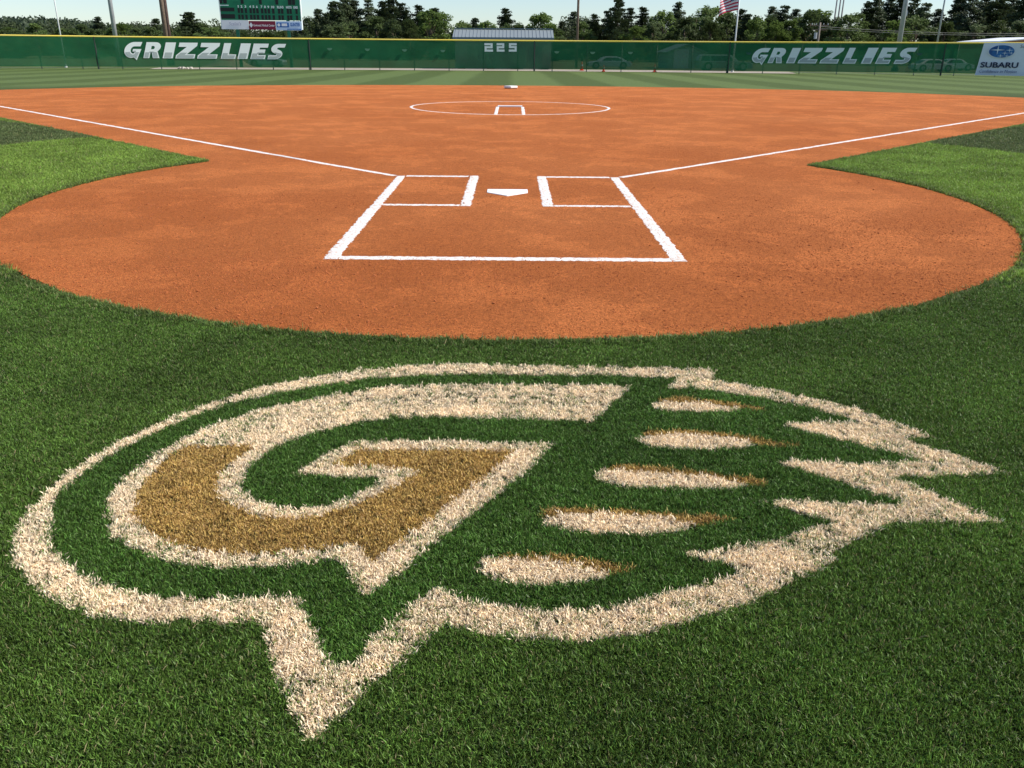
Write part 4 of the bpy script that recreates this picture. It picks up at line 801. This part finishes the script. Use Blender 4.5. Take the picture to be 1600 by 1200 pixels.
# read off the skyline: kind, pixel column, pixel row of the top, distance
for a in (('d', 18, 41, 150), ('d', 57, 34, 140), ('m', 30, 46, 135), ('d', 98, 42, 150), ('m', 112, 45, 145), ('m', 130, 36, 160), ('p', 158, 26, 165), ('m', 150, 40, 140), ('d', 190, 33, 150), ('d', 178, 41, 130), ('m', 215, 42, 170), ('p', 246, 29, 170), ('m', 235, 40, 150), ('m', 272, 36, 165),
 ('p', 298, 19, 150, 2, 1.5), ('m', 316, 34, 150), ('d', 331, 40, 130), ('m', 348, 40, 160), ('m', 380, 47, 150), ('m', 415, 48, 150), ('m', 440, 47, 155), ('m', 470, 38, 150),
 ('m', 485, 26, 170), ('p', 500, 14, 180), ('p', 512, 20, 160), ('p', 526, 2, 170), ('p', 542, -6, 175, 0), ('p', 556, 0, 180), ('p', 579, -2, 175, 3), ('p', 600, 2, 170, 1), ('p', 615, -4, 180), ('p', 628, 4, 175), ('m', 590, 24, 150), ('p', 655, 8, 165), ('d', 673, 13, 160), ('d', 688, 16, 170), ('p', 680, 12, 190), ('m', 640, 28, 150), ('m', 545, 28, 150), ('m', 520, 32, 145), ('m', 615, 30, 148),
 ('d', 724, 31, 175), ('p', 743, 28, 185), ('d', 762, 31, 170), ('p', 789, 13, 175, 1), ('m', 803, 30, 170), ('m', 775, 36, 165), ('d', 845, 18, 170), ('d', 860, 35, 160), ('m', 872, 44, 160),
 ('p', 878, 34, 180), ('p', 896, 18, 185), ('d', 910, 31, 160), ('p', 927, 22, 175), ('p', 947, 16, 175), ('p', 964, -2, 160, 2), ('p', 982, 12, 170), ('p', 1002, 11, 175, 1), ('d', 990, 38, 145), ('m', 1018, 26, 155), ('d', 1036, 14, 165), ('p', 1057, 3, 170), ('m', 1070, 25, 150), ('m', 1087, 16, 155), ('d', 1103, 6, 160), ('d', 1117, 8, 165), ('m', 1110, 25, 145), ('m', 1135, 20, 155), ('p', 1155, 14, 160), ('p', 1165, 22, 150), ('d', 1180, 26, 140), ('m', 1192, 16, 155), ('p', 1203, 10, 165), ('p', 1222, 8, 165), ('d', 1212, 30, 140), ('p', 1240, 14, 165), ('d', 1232, 28, 140),
 ('m', 1262, 14, 155), ('d', 1276, 12, 160), ('m', 1295, 18, 150), ('d', 1322, 20, 140), ('m', 1335, 18, 145), ('p', 1350, 2, 150), ('p', 1364, -4, 150), ('p', 1382, -8, 155), ('p', 1398, -2, 150), ('d', 1394, 29, 125), ('p', 1420, -4, 150), ('p', 1440, 4, 145), ('d', 1428, 22, 130), ('p', 1461, 14, 140), ('m', 1475, 26, 130), ('p', 1490, -6, 140), ('p', 1508, -14, 135, 2), ('p', 1532, -10, 140), ('p', 1550, -16, 135), ('p', 1572, -8, 140), ('p', 1592, -18, 130, 2), ('p', 1615, -14, 135), ('m', 1520, 30, 125), ('m', 1555, 32, 125), ('m', 1590, 30, 120), ('p', 1640, -10, 140), ('p', -25, 26, 160), ('m', -10, 40, 140)): T(*a)
rows = sorted(TREES, key=lambda q: q[0])
for (px, kx, yt, dep, var, wide) in rows:
    vi = R_.randrange(len(PROT[kx])) if var is None else var; g0 = gz(dep)-.6; p = at_depth(px, 60, dep); top = at_depth(px, yt, dep).z
    sc = (top-g0)/PH[kx]; lm = [b for a, b in LANDM if a <= max(0, px)][-1]; key = (kx, lm); cnt.setdefault(key, []).append((px, vi, sc, g0, p, dep, wide))
ORD = ['first', 'second', 'third', 'fourth', 'fifth', 'sixth', 'seventh', 'eighth', 'ninth', 'tenth']
for (kx, lm), lst in cnt.items():
    for i, (px, vi, sc, g0, p, dep, wide) in enumerate(lst):
        tm, cm, nm = PM[kx, vi]; e = empty(nm, (p.x, dep, g0), R_.uniform(0, 6.28)); ws = max(.55, sc)*wide*R_.uniform(1.2, 1.6); e.scale = (ws, ws, sc)
        tag(e, (KN[kx]+', ' if len(lst) == 1 else f'{ORD[i]} {KN[kx]} from left, ')+lm, 'tree', 'trees beyond the outfield fence')
        link(bpy.data.objects.new('trunk', tm), e); link(bpy.data.objects.new('crown', cm), e)
# low undergrowth closing the foot of the treeline, one mass
r = random.Random(9); cl = []
for i in range(2200):
    px = r.uniform(-120, 1720); d = r.uniform(176, 205); p = at_depth(px, 60, d); zt_ = at_depth(px, r.uniform(42 if px < 480 else 32 if px < 700 else 47 if px < 880 else 30, 62)+(px-800)*.0077, d).z; cl.append((Vector((p.x, d, -1.2+max(0, zt_+1.2)*r.random())), r.uniform(1.0, 1.9)))
me = leaves(cl, r, 50, .24, .8); me.materials.append(leaf_material('thicket_leaves', (.022, .034, .014), (.055, .080, .028), .3)); o = link(bpy.data.objects.new('undergrowth', me)); tag(o, 'dense dark undergrowth along the foot of the treeline', 'undergrowth', kind='stuff')
# wooded ridge far on the left
def ridge_z(x, y): 
    px_ = 800+(x/ (y+8.9))*1425; t = np.interp(px_, [-400, 0, 60, 110, 150, 200, 260, 330, 380, 480, 700, 1000], [40, 41, 43.5, 42, 38, 33, 30, 24, 20, 10, 2, 0]); return t/1540*(y+8.9)
hv = MB(); xs = [-560+20*i for i in range(32)]; ys = [330, 400, 470, 520, 560, 640]; pr = [-.05, .25, .7, .93, 1.0, .8]
hv.add([(x, y, -1.2+max(0, ridge_z(x*560/560, 560)*.86)*q) for y, q in zip(ys, pr) for x in xs], [(j*32+i, j*32+i+1, (j+1)*32+i+1, (j+1)*32+i) for j in range(5) for i in range(31)])
tag(hv.build('wooded_ridge', mat('forest_floor', (.03, .045, .025), .95), smooth=True), kind='structure')
cl = []
for i in range(2600):
    x = r.uniform(-540, -60); y = r.uniform(400, 565); q = float(np.interp(y, ys, pr)); z = -1.2+max(0, ridge_z(x, 560)*.86)*q; h_ = r.uniform(1.2, 3.4); cl.append((Vector((x, y, z+h_*.7)), r.uniform(1.8, 3.4)))
me = leaves(cl, r, 3.2, 1.0, .9); me.materials.append(leaf_material('ridge_leaves', (.030, .048, .030), (.060, .085, .045), .25)); o = link(bpy.data.objects.new('ridge_forest', me)); tag(o, 'distant dark wooded ridge on the left horizon', 'forest', kind='stuff')
